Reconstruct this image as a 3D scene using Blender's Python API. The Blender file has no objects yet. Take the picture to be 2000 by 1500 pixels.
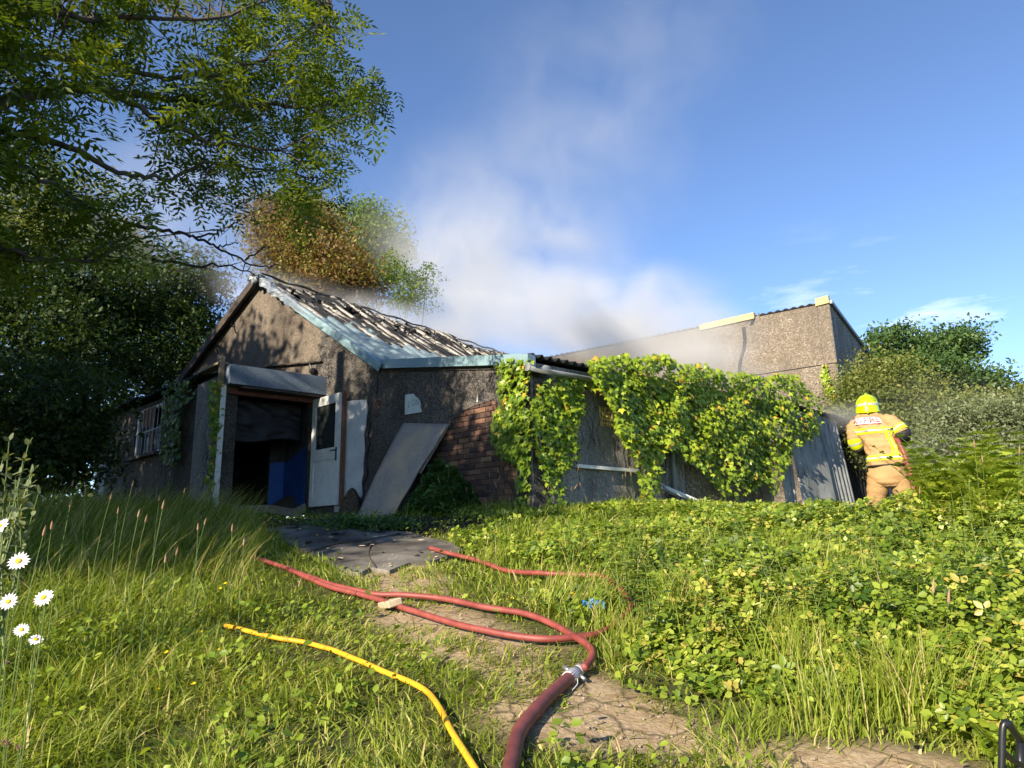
import bpy, math, random
import numpy as np
from math import sin, cos, radians, pi, sqrt
from mathutils import Vector, Matrix

random.seed(7); rng = np.random.default_rng(11)
sc = bpy.context.scene
col = sc.collection

# ------------------------------------------------------------------ camera
FPX, PITCH, ROLL = 1400.0, radians(12.3), radians(1.0)
EYE = np.array([0, 0, 1.2])
Fv = np.array([0, cos(PITCH), sin(PITCH)]); R0 = np.array([1., 0, 0]); U0 = np.array([0, -sin(PITCH), cos(PITCH)])
Rv = R0*cos(ROLL) - U0*sin(ROLL); Uv = U0*cos(ROLL) + R0*sin(ROLL)
cam = bpy.data.cameras.new('camera'); cam.sensor_width = 36; cam.lens = 36*FPX/2000
cam.clip_start = 0.05; cam.clip_end = 3000
camo = bpy.data.objects.new('camera', cam); col.objects.link(camo)
M = Matrix.Identity(4)
for i in range(3):
    M[i][0], M[i][1], M[i][2], M[i][3] = Rv[i], Uv[i], -Fv[i], EYE[i]
camo.matrix_world = M
sc.camera = camo

# ------------------------------------------------------------------ light
SUN_AZ, SUN_EL = 219.0, 25.0          # compass bearing from +Y, clockwise
S = np.array([sin(radians(SUN_AZ))*cos(radians(SUN_EL)), cos(radians(SUN_AZ))*cos(radians(SUN_EL)), sin(radians(SUN_EL))])
w = bpy.data.worlds.new('World'); sc.world = w; w.use_nodes = True
nt = w.node_tree; nt.nodes.clear()
def N(t, ty, **k):
    n = t.nodes.new(ty)
    for a, b in k.items(): setattr(n, a, b)
    return n
out = N(nt, 'ShaderNodeOutputWorld'); bg = N(nt, 'ShaderNodeBackground'); sky = N(nt, 'ShaderNodeTexSky')
sky.sky_type = 'NISHITA'; sky.sun_disc = False; sky.sun_elevation = radians(SUN_EL); sky.sun_rotation = radians(SUN_AZ)
sky.air_density = 0.75; sky.dust_density = 0.0; sky.ozone_density = 2.6; sky.altitude = 60
bg.inputs['Strength'].default_value = 0.112
# thin wisps of cloud low over the horizon
tc = N(nt, 'ShaderNodeTexCoord'); mp = N(nt, 'ShaderNodeMapping'); mp.inputs['Scale'].default_value = (3.6, 3.6, 16)
mp.inputs['Rotation'].default_value = (0.12, -0.14, 0); mp.inputs['Location'].default_value = (0.35, 0.1, 0.5)
nz = N(nt, 'ShaderNodeTexNoise'); nz.inputs['Scale'].default_value = 1.7; nz.inputs['Detail'].default_value = 5; nz.inputs['Roughness'].default_value = .6
mr = N(nt, 'ShaderNodeMapRange'); mr.inputs[1].default_value = .56; mr.inputs[2].default_value = .82; mr.inputs[4].default_value = .55
mx = N(nt, 'ShaderNodeMix', data_type='RGBA'); mx.inputs[7].default_value = (7.5, 7.6, 8.0, 1)
nt.links.new(tc.outputs['Generated'], mp.inputs[0]); nt.links.new(mp.outputs[0], nz.inputs['Vector'])
nt.links.new(nz.outputs[0], mr.inputs[0])
sx_ = N(nt, 'ShaderNodeSeparateXYZ'); nt.links.new(tc.outputs['Generated'], sx_.inputs[0])
el_ = N(nt, 'ShaderNodeMapRange', interpolation_type='SMOOTHSTEP'); el_.inputs[1].default_value = .40; el_.inputs[2].default_value = .25; nt.links.new(sx_.outputs[2], el_.inputs[0])
e2_ = N(nt, 'ShaderNodeMath', operation='MULTIPLY'); nt.links.new(mr.outputs[0], e2_.inputs[0]); nt.links.new(el_.outputs[0], e2_.inputs[1]); nt.links.new(e2_.outputs[0], mx.inputs[0])
hs_ = N(nt, 'ShaderNodeHueSaturation'); hs_.inputs['Saturation'].default_value = 1.04; hs_.inputs['Hue'].default_value = .504; nt.links.new(sky.outputs[0], hs_.inputs['Color']); nt.links.new(hs_.outputs[0], mx.inputs[6]); nt.links.new(mx.outputs[2], bg.inputs[0]); nt.links.new(bg.outputs[0], out.inputs[0])
sun = bpy.data.lights.new('sun', 'SUN'); sun.energy = 5.0; sun.angle = radians(.55); sun.color = (1, .87, .68)
suno = bpy.data.objects.new('sun', sun); col.objects.link(suno)
suno.rotation_euler = Vector(S).to_track_quat('Z', 'Y').to_euler(); suno.location = (-20, -20, 20)
sc.view_settings.view_transform = 'Standard'; sc.view_settings.look = 'None'
sc.view_settings.exposure = 1.18; sc.view_settings.gamma = 1; sc.view_settings.use_curve_mapping = False
cy = sc.cycles
cy.max_bounces = 6; cy.diffuse_bounces = 3; cy.glossy_bounces = 2; cy.transmission_bounces = 4; cy.transparent_max_bounces = 8
cy.volume_bounces = 3; cy.volume_step_rate = 2.5; cy.volume_max_steps = 256
cy.use_denoising = True; cy.use_adaptive_sampling = True; cy.adaptive_threshold = 0.02
cy.caustics_reflective = False; cy.caustics_refractive = False; cy.sample_clamp_indirect = 4

# ------------------------------------------------------------------ helpers
def ray(x, y): return Fv + (x-1000)/FPX*Rv - (y-750)/FPX*Uv
def atY(x, y, Y):
    d = ray(x, y); return EYE + d*(Y/d[1])
def onpl(x, y, P, n):
    d = ray(x, y); return EYE + d*(np.dot(P-EYE, n)/np.dot(d, n))
def az(deg): return np.array([sin(radians(deg)), cos(radians(deg)), 0.])
def rn(d): return np.array([d[1], -d[0], 0.])
UP = np.array([0, 0, 1.])
def ss(a, b, x):
    t = np.clip((np.asarray(x, float)-a)/(b-a), 0, 1); return t*t*(3-2*t)

def tag(o, label=None, cat=None, group=None, kind=None):
    if label: o['label'] = label
    if cat: o['category'] = cat
    if group: o['group'] = group
    if kind: o['kind'] = kind
    return o
def empty(name, loc=(0, 0, 0), label=None, cat=None, group=None):
    o = bpy.data.objects.new(name, None); col.objects.link(o); o.location = loc; o.empty_display_size = .1
    return tag(o, label, cat, group)
def link(name, me, parent=None, loc=None):
    o = bpy.data.objects.new(name, me); col.objects.link(o)
    if parent is not None:
        o.parent = parent; o.matrix_parent_inverse = Matrix.Identity(4)
        p = Vector((0, 0, 0)); q = parent
        while q is not None: p += q.location; q = q.parent
        o.location = -p if loc is None else Vector(loc)-p
    elif loc is not None: o.location = loc
    return o
class MB:
    """collects geometry in world coordinates; build() links one mesh object"""
    def __init__(s): s.v = []; s.f = []; s.m = []
    def add(s, vs, fs, mi=0):
        k = len(s.v); s.v += [tuple(map(float, q)) for q in vs]; s.f += [tuple(i+k for i in f) for f in fs]; s.m += [mi]*len(fs); return s
    def box(s, c, ax, ay, az_, mi=0):
        """centre and three half-axis vectors"""
        c, ax, ay, az_ = [np.asarray(q, float) for q in (c, ax, ay, az_)]
        vs = [c+i*ax+j*ay+k*az_ for k in (-1, 1) for j in (-1, 1) for i in (-1, 1)]
        fs = [(0, 2, 3, 1), (4, 5, 7, 6), (0, 1, 5, 4), (2, 6, 7, 3), (0, 4, 6, 2), (1, 3, 7, 5)]
        if np.dot(np.cross(ax, ay), az_) < 0: fs = [f[::-1] for f in fs]
        return s.add(vs, fs, mi)
    def bar(s, a, b, u, hw, hh, mi=0):
        """box from a to b, u = side direction"""
        a, b, u = [np.asarray(q, float) for q in (a, b, u)]
        d = (b-a)/2; n = np.cross(d, u); n /= np.linalg.norm(n); u = u/np.linalg.norm(u)
        return s.box((a+b)/2, d, u*hw, n*hh, mi)
    def prism(s, pts, ext, mi=0):
        """planar polygon extruded by vector ext"""
        n = len(pts); P = [np.asarray(p, float) for p in pts]; e = np.asarray(ext, float)
        return s.add(P+[p+e for p in P], [tuple(range(n)), tuple(range(2*n-1, n-1, -1))]+[(i, i+n, (i+1) % n+n, (i+1) % n) for i in range(n)], mi)
    def tube(s, path, rad, seg=8, caps=True, mi=0):
        P = [np.asarray(p, float) for p in path]; n = len(P)
        rad = [rad]*n if np.isscalar(rad) else rad
        ref = np.array([.13, .21, 1.]); vs = []
        for i in range(n):
            t = P[min(i+1, n-1)]-P[max(i-1, 0)]; t /= max(np.linalg.norm(t), 1e-9)
            if i == 0:
                u = np.cross(t, ref); u /= np.linalg.norm(u)
            else:
                u = u - t*np.dot(u, t); u /= np.linalg.norm(u)
            b = np.cross(t, u)
            for k in range(seg):
                a = 2*pi*k/seg; vs.append(P[i]+rad[i]*(cos(a)*u+sin(a)*b))
        fs = [(i*seg+k, i*seg+(k+1) % seg, (i+1)*seg+(k+1) % seg, (i+1)*seg+k) for i in range(n-1) for k in range(seg)]
        if caps: fs += [tuple(range(seg))[::-1], tuple((n-1)*seg+k for k in range(seg))]
        return s.add(vs, fs, mi)
    def grid(s, fn, nu, nv, mi=0):
        vs = [fn(i/nu, j/nv) for j in range(nv+1) for i in range(nu+1)]
        return s.add(vs, [(j*(nu+1)+i, j*(nu+1)+i+1, (j+1)*(nu+1)+i+1, (j+1)*(nu+1)+i) for j in range(nv) for i in range(nu)], mi)
    def mesh(s, name, mats, smooth=False):
        me = bpy.data.meshes.new(name); me.from_pydata(s.v, [], s.f)
        for m in (mats if isinstance(mats, (list, tuple)) else [mats]): me.materials.append(m)
        me.polygons.foreach_set('material_index', s.m)
        if smooth: me.polygons.foreach_set('use_smooth', [True]*len(s.f))
        me.update(); return me
    def build(s, name, mats, parent=None, smooth=False): return link(name, s.mesh(name, mats, smooth), parent)

def fast(name, V, faces, mats, attr=None, smooth=False, parent=None):
    """big mesh from numpy: V (n,3), faces = list of int arrays (m,k)"""
    me = bpy.data.meshes.new(name); V = np.ascontiguousarray(V, np.float32)
    me.vertices.add(len(V)); me.vertices.foreach_set('co', V.ravel())
    li = np.concatenate([f.ravel() for f in faces]).astype(np.int32)
    ct = np.concatenate([np.full(len(f), f.shape[1]) for f in faces]).astype(np.int32)
    me.loops.add(len(li)); me.loops.foreach_set('vertex_index', li)
    me.polygons.add(len(ct)); st = np.concatenate([[0], np.cumsum(ct)[:-1]]).astype(np.int32)
    me.polygons.foreach_set('loop_start', st)
    try: me.polygons.foreach_set('loop_total', ct)
    except Exception: pass
    for m in (mats if isinstance(mats, (list, tuple)) else [mats]): me.materials.append(m)
    if attr is not None:
        for an, av in attr.items():
            a = me.attributes.new(an, 'FLOAT', 'POINT'); a.data.foreach_set('value', np.ascontiguousarray(av, np.float32))
    if smooth: me.polygons.foreach_set('use_smooth', np.ones(len(ct), bool))
    me.update(calc_edges=True); me.validate(clean_customdata=False)
    return link(name, me, parent)

def in_poly(px, py, poly):
    px = np.asarray(px); py = np.asarray(py); c = np.zeros(px.shape, bool); n = len(poly)
    for i in range(n):
        x1, y1 = poly[i]; x2, y2 = poly[(i+1) % n]
        if y1 == y2: continue
        h = ((y1 > py) != (y2 > py)) & (px < (x2-x1)*(py-y1)/(y2-y1)+x1); c ^= h
    return c
def sample_poly(poly, n):
    a = np.array(poly, float); lo = a.min(0); hi = a.max(0); res = []
    while sum(map(len, res)) < n:
        q = lo+(hi-lo)*rng.random((4*n, 2)); res.append(q[in_poly(q[:, 0], q[:, 1], poly)])
    return np.concatenate(res)[:n]
_vg = rng.random((64, 64))
def vnoise(x, y):
    x = np.asarray(x, float); y = np.asarray(y, float); i = np.floor(x).astype(int); j = np.floor(y).astype(int)
    u = x-i; v = y-j; u = u*u*(3-2*u); v = v*v*(3-2*v); g = lambda a, b: _vg[a % 64, b % 64]
    return (g(i, j)*(1-u)+g(i+1, j)*u)*(1-v)+(g(i, j+1)*(1-u)+g(i+1, j+1)*u)*v
def fbm(x, y, o=3):
    t = 0; a = .5
    for k in range(o): t = t+a*vnoise(x*2**k+17*k, y*2**k+31*k); a *= .5
    return t/(1-.5**o)
def smooth_path(pts, n=8):
    P = [np.asarray(p, float) for p in pts]; P = [2*P[0]-P[1]]+P+[2*P[-1]-P[-2]]; o = []
    for i in range(1, len(P)-2):
        for k in range(n):
            t = k/n; a, b, c, d = P[i-1:i+3]
            o.append(.5*((2*b)+(c-a)*t+(2*a-5*b+4*c-d)*t*t+(3*b-a-3*c+d)*t**3))
    o.append(P[-2]); return o

# ------------------------------------------------------------------ materials
MATS = {}
def mat(name):
    m = bpy.data.materials.new(name); m.use_nodes = True; t = m.node_tree
    b = t.nodes['Principled BSDF']; MATS[name] = m; return m, t, b
def L(t, a, b): t.links.new(a, b)
def ramp(t, fac, stops):
    r = N(t, 'ShaderNodeValToRGB'); e = r.color_ramp.elements
    while len(e) < len(stops): e.new(.5)
    for q, (p, c) in zip(e, stops): q.position = p; q.color = (*c, 1) if len(c) == 3 else c
    L(t, fac, r.inputs[0]); return r.outputs[0]
def coord(t, kind='Object', scale=None, loc=None):
    tcn = N(t, 'ShaderNodeTexCoord'); o = tcn.outputs[kind]
    if scale is not None or loc is not None:
        mpn = N(t, 'ShaderNodeMapping'); L(t, o, mpn.inputs[0])
        if scale is not None: mpn.inputs['Scale'].default_value = scale
        if loc is not None: mpn.inputs['Location'].default_value = loc
        o = mpn.outputs[0]
    return o
def noise(t, vec, scale, detail=4, rough=.55, dist=0):
    n = N(t, 'ShaderNodeTexNoise'); n.inputs['Scale'].default_value = scale; n.inputs['Detail'].default_value = detail
    n.inputs['Roughness'].default_value = rough; n.inputs['Distortion'].default_value = dist
    if vec is not None: L(t, vec, n.inputs['Vector'])
    return n.outputs[0]
def vor(t, vec, scale, out='Color', feature='F1'):
    n = N(t, 'ShaderNodeTexVoronoi', feature=feature); n.inputs['Scale'].default_value = scale; L(t, vec, n.inputs['Vector']); return n.outputs[out]
def mixc(t, fac, a, b, mode='MIX'):
    n = N(t, 'ShaderNodeMix', data_type='RGBA', blend_type=mode)
    for s, q in ((0, fac), (6, a), (7, b)):
        if hasattr(q, 'is_linked'): L(t, q, n.inputs[s])
        elif isinstance(q, (int, float)): n.inputs[s].default_value = q
        else: n.inputs[s].default_value = (*q, 1)
    return n.outputs[2]
def maprange(t, v, a, b, c=0, d=1):
    n = N(t, 'ShaderNodeMapRange'); L(t, v, n.inputs[0])
    for i, q in enumerate((a, b, c, d)): n.inputs[i+1].default_value = q
    return n.outputs[0]
def math_(t, op, a, b=None, clamp=False):
    n = N(t, 'ShaderNodeMath', operation=op, use_clamp=clamp)
    for s, q in ((0, a), (1, b)):
        if q is None: continue
        if hasattr(q, 'is_linked'): L(t, q, n.inputs[s])
        else: n.inputs[s].default_value = q
    return n.outputs[0]
def bump(t, b, h, strength=.4, dist=.01):
    n = N(t, 'ShaderNodeBump'); n.inputs['Strength'].default_value = strength; n.inputs['Distance'].default_value = dist
    L(t, h, n.inputs['Height']); L(t, n.outputs[0], b.inputs['Normal'])
def simple(name, c, rough=.6, metal=0, var=.25, scale=6, bmp=0, spec=.4, c2=None):
    m, t, b = mat(name); o = coord(t)
    n = noise(t, o, scale, 5, .6)
    ca = tuple(max(0, q*(1-var)) for q in c); cb = c2 or tuple(min(1, q*(1+var)) for q in c)
    L(t, ramp(t, n, [(.3, ca), (.7, cb)]), b.inputs['Base Color'])
    b.inputs['Roughness'].default_value = rough; b.inputs['Metallic'].default_value = metal; b.inputs['Specular IOR Level'].default_value = spec
    if bmp: bump(t, b, noise(t, o, scale*12, 4), bmp, .01)
    return m
def pebble(name, stops, stain, stain_amt=.7, scale=115):
    m, t, b = mat(name); o = coord(t)
    v = vor(t, o, scale, 'Color'); sep = N(t, 'ShaderNodeSeparateColor'); L(t, v, sep.inputs[0])
    c = ramp(t, sep.outputs[0], stops)
    st = noise(t, coord(t, scale=(1, 1, .45)), 1.3, 6, .62, .4)
    f = maprange(t, st, .42, .64, 0, stain_amt)
    c = mixc(t, f, c, mixc(t, .8, c, stain))
    sk_ = noise(t, coord(t, scale=(3.5, 3.5, .35)), 1.6, 5, .7); c = mixc(t, maprange(t, sk_, .5, .74, 0, .5), c, mixc(t, .85, c, stain)); n2 = noise(t, o, 26, 3); c = mixc(t, maprange(t, n2, .35, .7, 0, .45), c, stain)
    L(t, c, b.inputs['Base Color']); b.inputs['Roughness'].default_value = .92; b.inputs['Specular IOR Level'].default_value = .15
    bump(t, b, vor(t, o, scale, 'Distance'), .7, .012)
    return m
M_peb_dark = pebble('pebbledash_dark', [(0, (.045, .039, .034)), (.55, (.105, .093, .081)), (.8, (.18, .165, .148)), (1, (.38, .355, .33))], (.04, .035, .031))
M_peb_gable = pebble('pebbledash_gable', [(0, (.10, .08, .062)), (.5, (.19, .155, .12)), (.85, (.28, .235, .185)), (1, (.4, .35, .29))], (.065, .054, .044), .8)
M_peb_side = pebble('pebbledash_side', [(0, (.16, .155, .15)), (.5, (.32, .312, .30)), (.85, (.48, .47, .46)), (1, (.64, .62, .6))], (.07, .066, .062), .6)
M_peb_pale = pebble('pebbledash_pale', [(0, (.12, .098, .075)), (.5, (.2, .165, .125)), (.85, (.275, .23, .175)), (1, (.38, .33, .27))], (.11, .092, .073), .7, 34)
M_mortar = simple('mortar', (.12, .1, .085), .95, 0, .3, 30, .3)
M_brickback = simple('masonry', (.11, .085, .07), .95, 0, .3, 20, .3)
def brick_mat():
    m, t, b = mat('brick'); oi = N(t, 'ShaderNodeObjectInfo')
    c = ramp(t, oi.outputs['Random'], [(0, (.045, .03, .032)), (.18, (.08, .046, .038)), (.45, (.122, .064, .046)), (.7, (.17, .092, .06)), (.9, (.24, .13, .078)), (1, (.27, .16, .1))])
    o = coord(t, 'Generated'); n = noise(t, coord(t, 'Object'), 22, 5, .65)
    c = mixc(t, maprange(t, n, .35, .75, .0, .6), c, (.07, .05, .045))
    L(t, c, b.inputs['Base Color']); b.inputs['Roughness'].default_value = .88; b.inputs['Specular IOR Level'].default_value = .2
    bump(t, b, noise(t, coord(t, 'Object'), 90, 4), .5, .006); return m
M_brick = brick_mat()
M_teal = simple('teal_metal', (.19, .285, .315), .38, .0, .12, 3, 0, .5)
M_tealpale = simple('crumpled_flashing', (.28, .31, .32), .32, .5, .3, 8, .1, .5)
M_char = simple('charred', (.012, .011, .011), .75, 0, .5, 25, .6, .3)
M_blackroof = simple('bitumen_roof', (.018, .018, .02), .7, 0, .4, 10, .2)
M_whitepaint = simple('white_paint', (.62, .63, .61), .5, 0, .1, 9, .05)
M_paneldirty = simple('dirty_white_panel', (.45, .47, .48), .6, 0, .14, 4, .05, c2=(.55, .56, .56))
M_glass_dark, _t, _b = mat('door_glass'); _b.inputs['Base Color'].default_value = (.03, .035, .035, 1); _b.inputs['Roughness'].default_value = .12
M_canopy = simple('speckled_grey_cladding', (.095, .13, .18), .75, 0, .5, 70, .25, c2=(.2, .26, .34))
M_redlintel = simple('red_brown_lintel', (.16, .06, .045), .7, 0, .3, 12, .1)
M_wood = simple('weathered_timber', (.2, .16, .11), .85, 0, .35, 14, .3)
M_darkwood = simple('dark_timber', (.05, .04, .032), .85, 0, .4, 14, .3)
M_blue = simple('blue_dado_paint', (.02, .075, .26), .55, 0, .2, 5)
M_interior = simple('dark_plaster', (.035, .034, .033), .9, 0, .5, 3, .2)
M_plastic = simple('black_plastic_sheet', (.010, .010, .014), .5, 0, .3, 3, 0, .35)
M_gutter = simple('grey_plastic_pipe', (.2, .215, .22), .45, 0, .15, 6)
M_steel = simple('steel', (.5, .51, .52), .35, .8, .15, 10)
def greysheet():
    m, t, b = mat('grey_cement_sheet'); n1_ = noise(t, coord(t, scale=(5, 5, .5)), 2.2, 6, .7); n2_ = noise(t, coord(t), 2.5, 5, .6)
    c = ramp(t, n2_, [(.3, (.17, .18, .185)), (.7, (.34, .355, .36))]); c = mixc(t, maprange(t, n1_, .52, .66, 0, .85), c, (.05, .05, .05)); L(t, c, b.inputs['Base Color']); b.inputs['Roughness'].default_value = .9
    bump(t, b, n1_, .3, .01); return m
M_grey_sheet = greysheet()
M_creamboard = simple('cream_bargeboard', (.42, .32, .13), .6, 0, .12, 5)
M_rust = simple('rusty_brown', (.16, .075, .04), .85, 0, .4, 10, .2)
M_soil = simple('soil', (.05, .036, .025), .95, 0, .4, 8, .5)
def ply():
    m, t, b = mat('weathered_plywood'); o = coord(t, scale=(1, 1, 1))
    g = noise(t, coord(t, 'Object', (9, 9, .8)), 4, 5, .6); big = noise(t, o, 1.6, 4)
    c = ramp(t, g, [(.25, (.2, .17, .15)), (.75, (.36, .305, .26))])
    c = mixc(t, maprange(t, big, .5, .7, 0, .75), c, (.48, .35, .22)); sp = noise(t, o, 38, 2)
    c = mixc(t, maprange(t, sp, .68, .74, 0, .8), c, (.06, .05, .045))
    L(t, c, b.inputs['Base Color']); b.inputs['Roughness'].default_value = .82; bump(t, b, g, .15, .004); return m
M_ply = ply()
def concrete():
    m, t, b = mat('sooty_concrete'); o = coord(t)
    n = noise(t, o, 1.4, 6, .62, .3); f = noise(t, o, 35, 4)
    c = ramp(t, n, [(.42, (.022, .018, .014)), (.55, (.10, .09, .075)), (.72, (.24, .22, .19))])
    c = mixc(t, maprange(t, f, .35, .75, 0, .5), c, (.08, .07, .055)); L(t, c, b.inputs['Base Color']); b.inputs['Roughness'].default_value = .93
    bump(t, b, f, .5, .01); return m
M_conc = concrete()
def roofmat():
    m, t, b = mat('burnt_teal_sheet')
    u = N(t, 'ShaderNodeAttribute', attribute_name='ru').outputs['Fac']; v = N(t, 'ShaderNodeAttribute', attribute_name='rv').outputs['Fac']
    rib = N(t, 'ShaderNodeAttribute', attribute_name='rib').outputs['Fac']
    cx = N(t, 'ShaderNodeCombineXYZ'); L(t, u, cx.inputs[0]); L(t, v, cx.inputs[1])
    n1 = noise(t, cx.outputs[0], .9, 5, .65); n2 = noise(t, cx.outputs[0], 6, 4, .7)
    mpn = N(t, 'ShaderNodeMapping'); mpn.inputs['Scale'].default_value = (4.5, .6, 1); L(t, cx.outputs[0], mpn.inputs[0])
    n3 = noise(t, mpn.outputs[0], 2.2, 5, .7)
    edge = math_(t, 'ADD', math_(t, 'MULTIPLY', n1, 3.8), math_(t, 'MULTIPLY', u, .2))
    # burnt from the ridge down to an uneven edge
    burn = maprange(t, math_(t, 'SUBTRACT', math_(t, 'ADD', edge, math_(t, 'MULTIPLY', n2, .5)), v), -.04, .12)
    clean = ramp(t, n2, [(.3, (.15, .215, .235)), (.7, (.24, .32, .34))])
    pale = ramp(t, n2, [(.25, (.38, .34, .27)), (.7, (.66, .6, .5))])
    blk = (.010, .0095, .009)
    pm = maprange(t, math_(t, 'ADD', math_(t, 'MULTIPLY', rib, .22), n3), .62, .72)
    pm = math_(t, 'MULTIPLY', pm, maprange(t, noise(t, cx.outputs[0], 1.6, 4, .6), .44, .54))
    burnt = mixc(t, pm, blk, pale)
    c = mixc(t, burn, clean, burnt); L(t, c, b.inputs['Base Color'])
    L(t, maprange(t, burn, 0, 1, .36, .8), b.inputs['Roughness']); b.inputs['Metallic'].default_value = 0
    bump(t, b, n2, .3, .02); return m
M_roof = roofmat()
def hosemat(name, c, c2):
    m, t, b = mat(name); o = coord(t); n = noise(t, o, 9, 5, .65); f = noise(t, o, 140, 2)
    k = ramp(t, n, [(.35, c), (.68, c2)]); k = mixc(t, maprange(t, f, .5, .75, 0, .25), k, tuple(q*.5 for q in c))
    L(t, k, b.inputs['Base Color']); b.inputs['Roughness'].default_value = .55; bump(t, b, f, .15, .003); return m
M_hose = hosemat('red_hose', (.17, .032, .026), (.29, .07, .055))
M_hosebig = hosemat('brown_red_hose', (.10, .028, .026), (.19, .05, .042))
M_yellowhose = hosemat('yellow_hose', (.55, .27, .01), (.72, .40, .015))
def leafmat(name, stops, tr=.35, rough=.5, spec=.35, tcol=1.5):
    m, t, b = mat(name); v = N(t, 'ShaderNodeAttribute', attribute_name='v').outputs['Fac']
    c = ramp(t, v, stops); L(t, c, b.inputs['Base Color']); b.inputs['Roughness'].default_value = rough; b.inputs['Specular IOR Level'].default_value = spec
    tl = N(t, 'ShaderNodeBsdfTranslucent'); mxs = N(t, 'ShaderNodeMixShader'); mxs.inputs[0].default_value = tr
    L(t, mixc(t, 1.0, c, (tcol*1.05, tcol, tcol*.45), 'MULTIPLY'), tl.inputs[0])
    L(t, b.outputs[0], mxs.inputs[1]); L(t, tl.outputs[0], mxs.inputs[2]); L(t, mxs.outputs[0], t.nodes['Material Output'].inputs[0]); return m
def objleaf(name, stops, **k):
    """the same leaf material, varied by object instead of by attribute"""
    m = leafmat(name, stops, **k); t = m.node_tree
    at = [n for n in t.nodes if n.type == 'ATTRIBUTE'][0]; oi = N(t, 'ShaderNodeObjectInfo')
    for l in list(at.outputs['Fac'].links): L(t, oi.outputs['Random'], l.to_socket)
    return m
G_grass = [(0, (.04, .085, .010)), (.35, (.135, .195, .018)), (.7, (.275, .335, .038)), (.93, (.42, .40, .12)), (1, (.52, .44, .2))]
M_grass = leafmat('grass_blades', G_grass, .38, .5, .3)
M_longgrass = leafmat('long_grass_blades', [(0, (.04, .08, .012)), (.45, (.11, .165, .02)), (.8, (.24, .29, .04)), (1, (.45, .37, .17))], .4, .5, .3)
M_seed = leafmat('seed_heads', [(0, (.3, .18, .11)), (1, (.42, .3, .19))], .3, .8, .1)
S_bramble = [(0, (.035, .08, .010)), (.4, (.13, .20, .018)), (.75, (.265, .335, .035)), (.95, (.42, .44, .08)), (1, (.36, .18, .06))]
M_bramble = leafmat('bramble_leaves', S_bramble, .33, .42, .4)
M_nettle = leafmat('dark_bramble_leaves', [(0, (.025, .06, .012)), (.6, (.055, .12, .022)), (1, (.11, .19, .04))], .3, .45, .4)
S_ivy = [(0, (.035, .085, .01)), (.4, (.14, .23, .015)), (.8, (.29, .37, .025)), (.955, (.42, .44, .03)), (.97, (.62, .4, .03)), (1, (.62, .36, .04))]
M_ivy = leafmat('ivy_leaves', S_ivy, .25, .38, .5); M_ivyo = objleaf('ivy_leaf_single', S_ivy, tr=.25, rough=.38, spec=.5)
M_ash = leafmat('ash_leaves', [(0, (.04, .075, .012)), (.5, (.09, .14, .016)), (.85, (.15, .2, .02)), (1, (.28, .31, .03))], .38, .45, .35)
M_darktree = leafmat('dark_tree_leaves', [(0, (.016, .036, .008)), (.6, (.034, .064, .012)), (1, (.08, .12, .02))], .3, .5, .3)
M_oak = leafmat('dark_green_leaves', [(0, (.04, .08, .02)), (.6, (.07, .13, .035)), (1, (.12, .19, .05))], .3, .5, .3)
M_haw = leafmat('yellow_green_leaves', [(0, (.07, .10, .02)), (.6, (.14, .17, .035)), (1, (.24, .24, .06))], .3, .5, .3)
M_willow = leafmat('grey_green_leaves', [(0, (.10, .13, .06)), (.6, (.17, .2, .10)), (1, (.25, .27, .15))], .3, .5, .3)
M_scorch = leafmat('scorched_leaves', [(0, (.10, .06, .022)), (.45, (.2, .12, .045)), (.7, (.2, .17, .045)), (1, (.25, .27, .05))], .3, .6, .2)
M_young = leafmat('fresh_green_leaves', [(0, (.08, .14, .025)), (.6, (.14, .2, .04)), (1, (.22, .27, .07))], .4, .5, .3)
M_fern = leafmat('bracken_fronds', [(0, (.13, .19, .016)), (.6, (.25, .33, .03)), (1, (.38, .43, .05))], .38, .5, .3)
M_bark = simple('bark', (.09, .075, .06), .9, 0, .4, 16, .5)
M_deadbark = simple('dead_twigs', (.035, .028, .024), .9, 0, .4, 16, .3)
M_stem = simple('green_stem', (.12, .17, .04), .6, 0, .3, 10)
M_petal = simple('white_petal', (.8, .8, .77), .6, 0, .04, 20)
M_disc = simple('yellow_disc', (.7, .4, .01), .7, 0, .25, 60)
M_butter = simple('buttercup_petal', (.75, .52, .01), .35, 0, .1, 20)
M_clover = simple('clover_head', (.36, .12, .17), .8, 0, .3, 80)
M_litter = simple('blue_plastic', (.05, .25, .62), .4, 0, .2, 20)
M_blackmetal = simple('black_painted_tube', (.012, .012, .014), .35, 0, .3, 12, 0, .5)
M_tape = simple('white_tape', (.62, .61, .58), .5, 0, .15, 40)
def kit(name, c):
    m, t, b = mat(name); o = coord(t); n1_ = noise(t, coord(t, scale=(1, 1, 1.7)), 9, 6, .65, 1.2); n2_ = noise(t, o, 3, 4)
    k = ramp(t, n2_, [(.3, tuple(q*.8 for q in c)), (.7, c)]); k = mixc(t, maprange(t, noise(t, o, 5, 5, .7), .58, .75, 0, .55), k, tuple(q*.35 for q in c))
    L(t, k, b.inputs['Base Color']); b.inputs['Roughness'].default_value = .85; b.inputs['Specular IOR Level'].default_value = .15; bump(t, b, n1_, .55, .035); return m
M_kit = kit('tan_kit_fabric', (.44, .27, .125))
M_kit2 = kit('tan_trouser_fabric', (.42, .255, .115))
M_hivis = simple('yellow_reflective', (.56, .60, .01), .55, 0, .04, 9)
M_silver = simple('silver_reflective', (.34, .36, .35), .4, 0, .08, 9)
M_helmet = simple('yellow_helmet', (.46, .64, .0), .28, 0, .03, 5, 0, .5)
M_blackfab = simple('black_fabric', (.016, .016, .018), .7, 0, .3, 12, .2)
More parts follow.
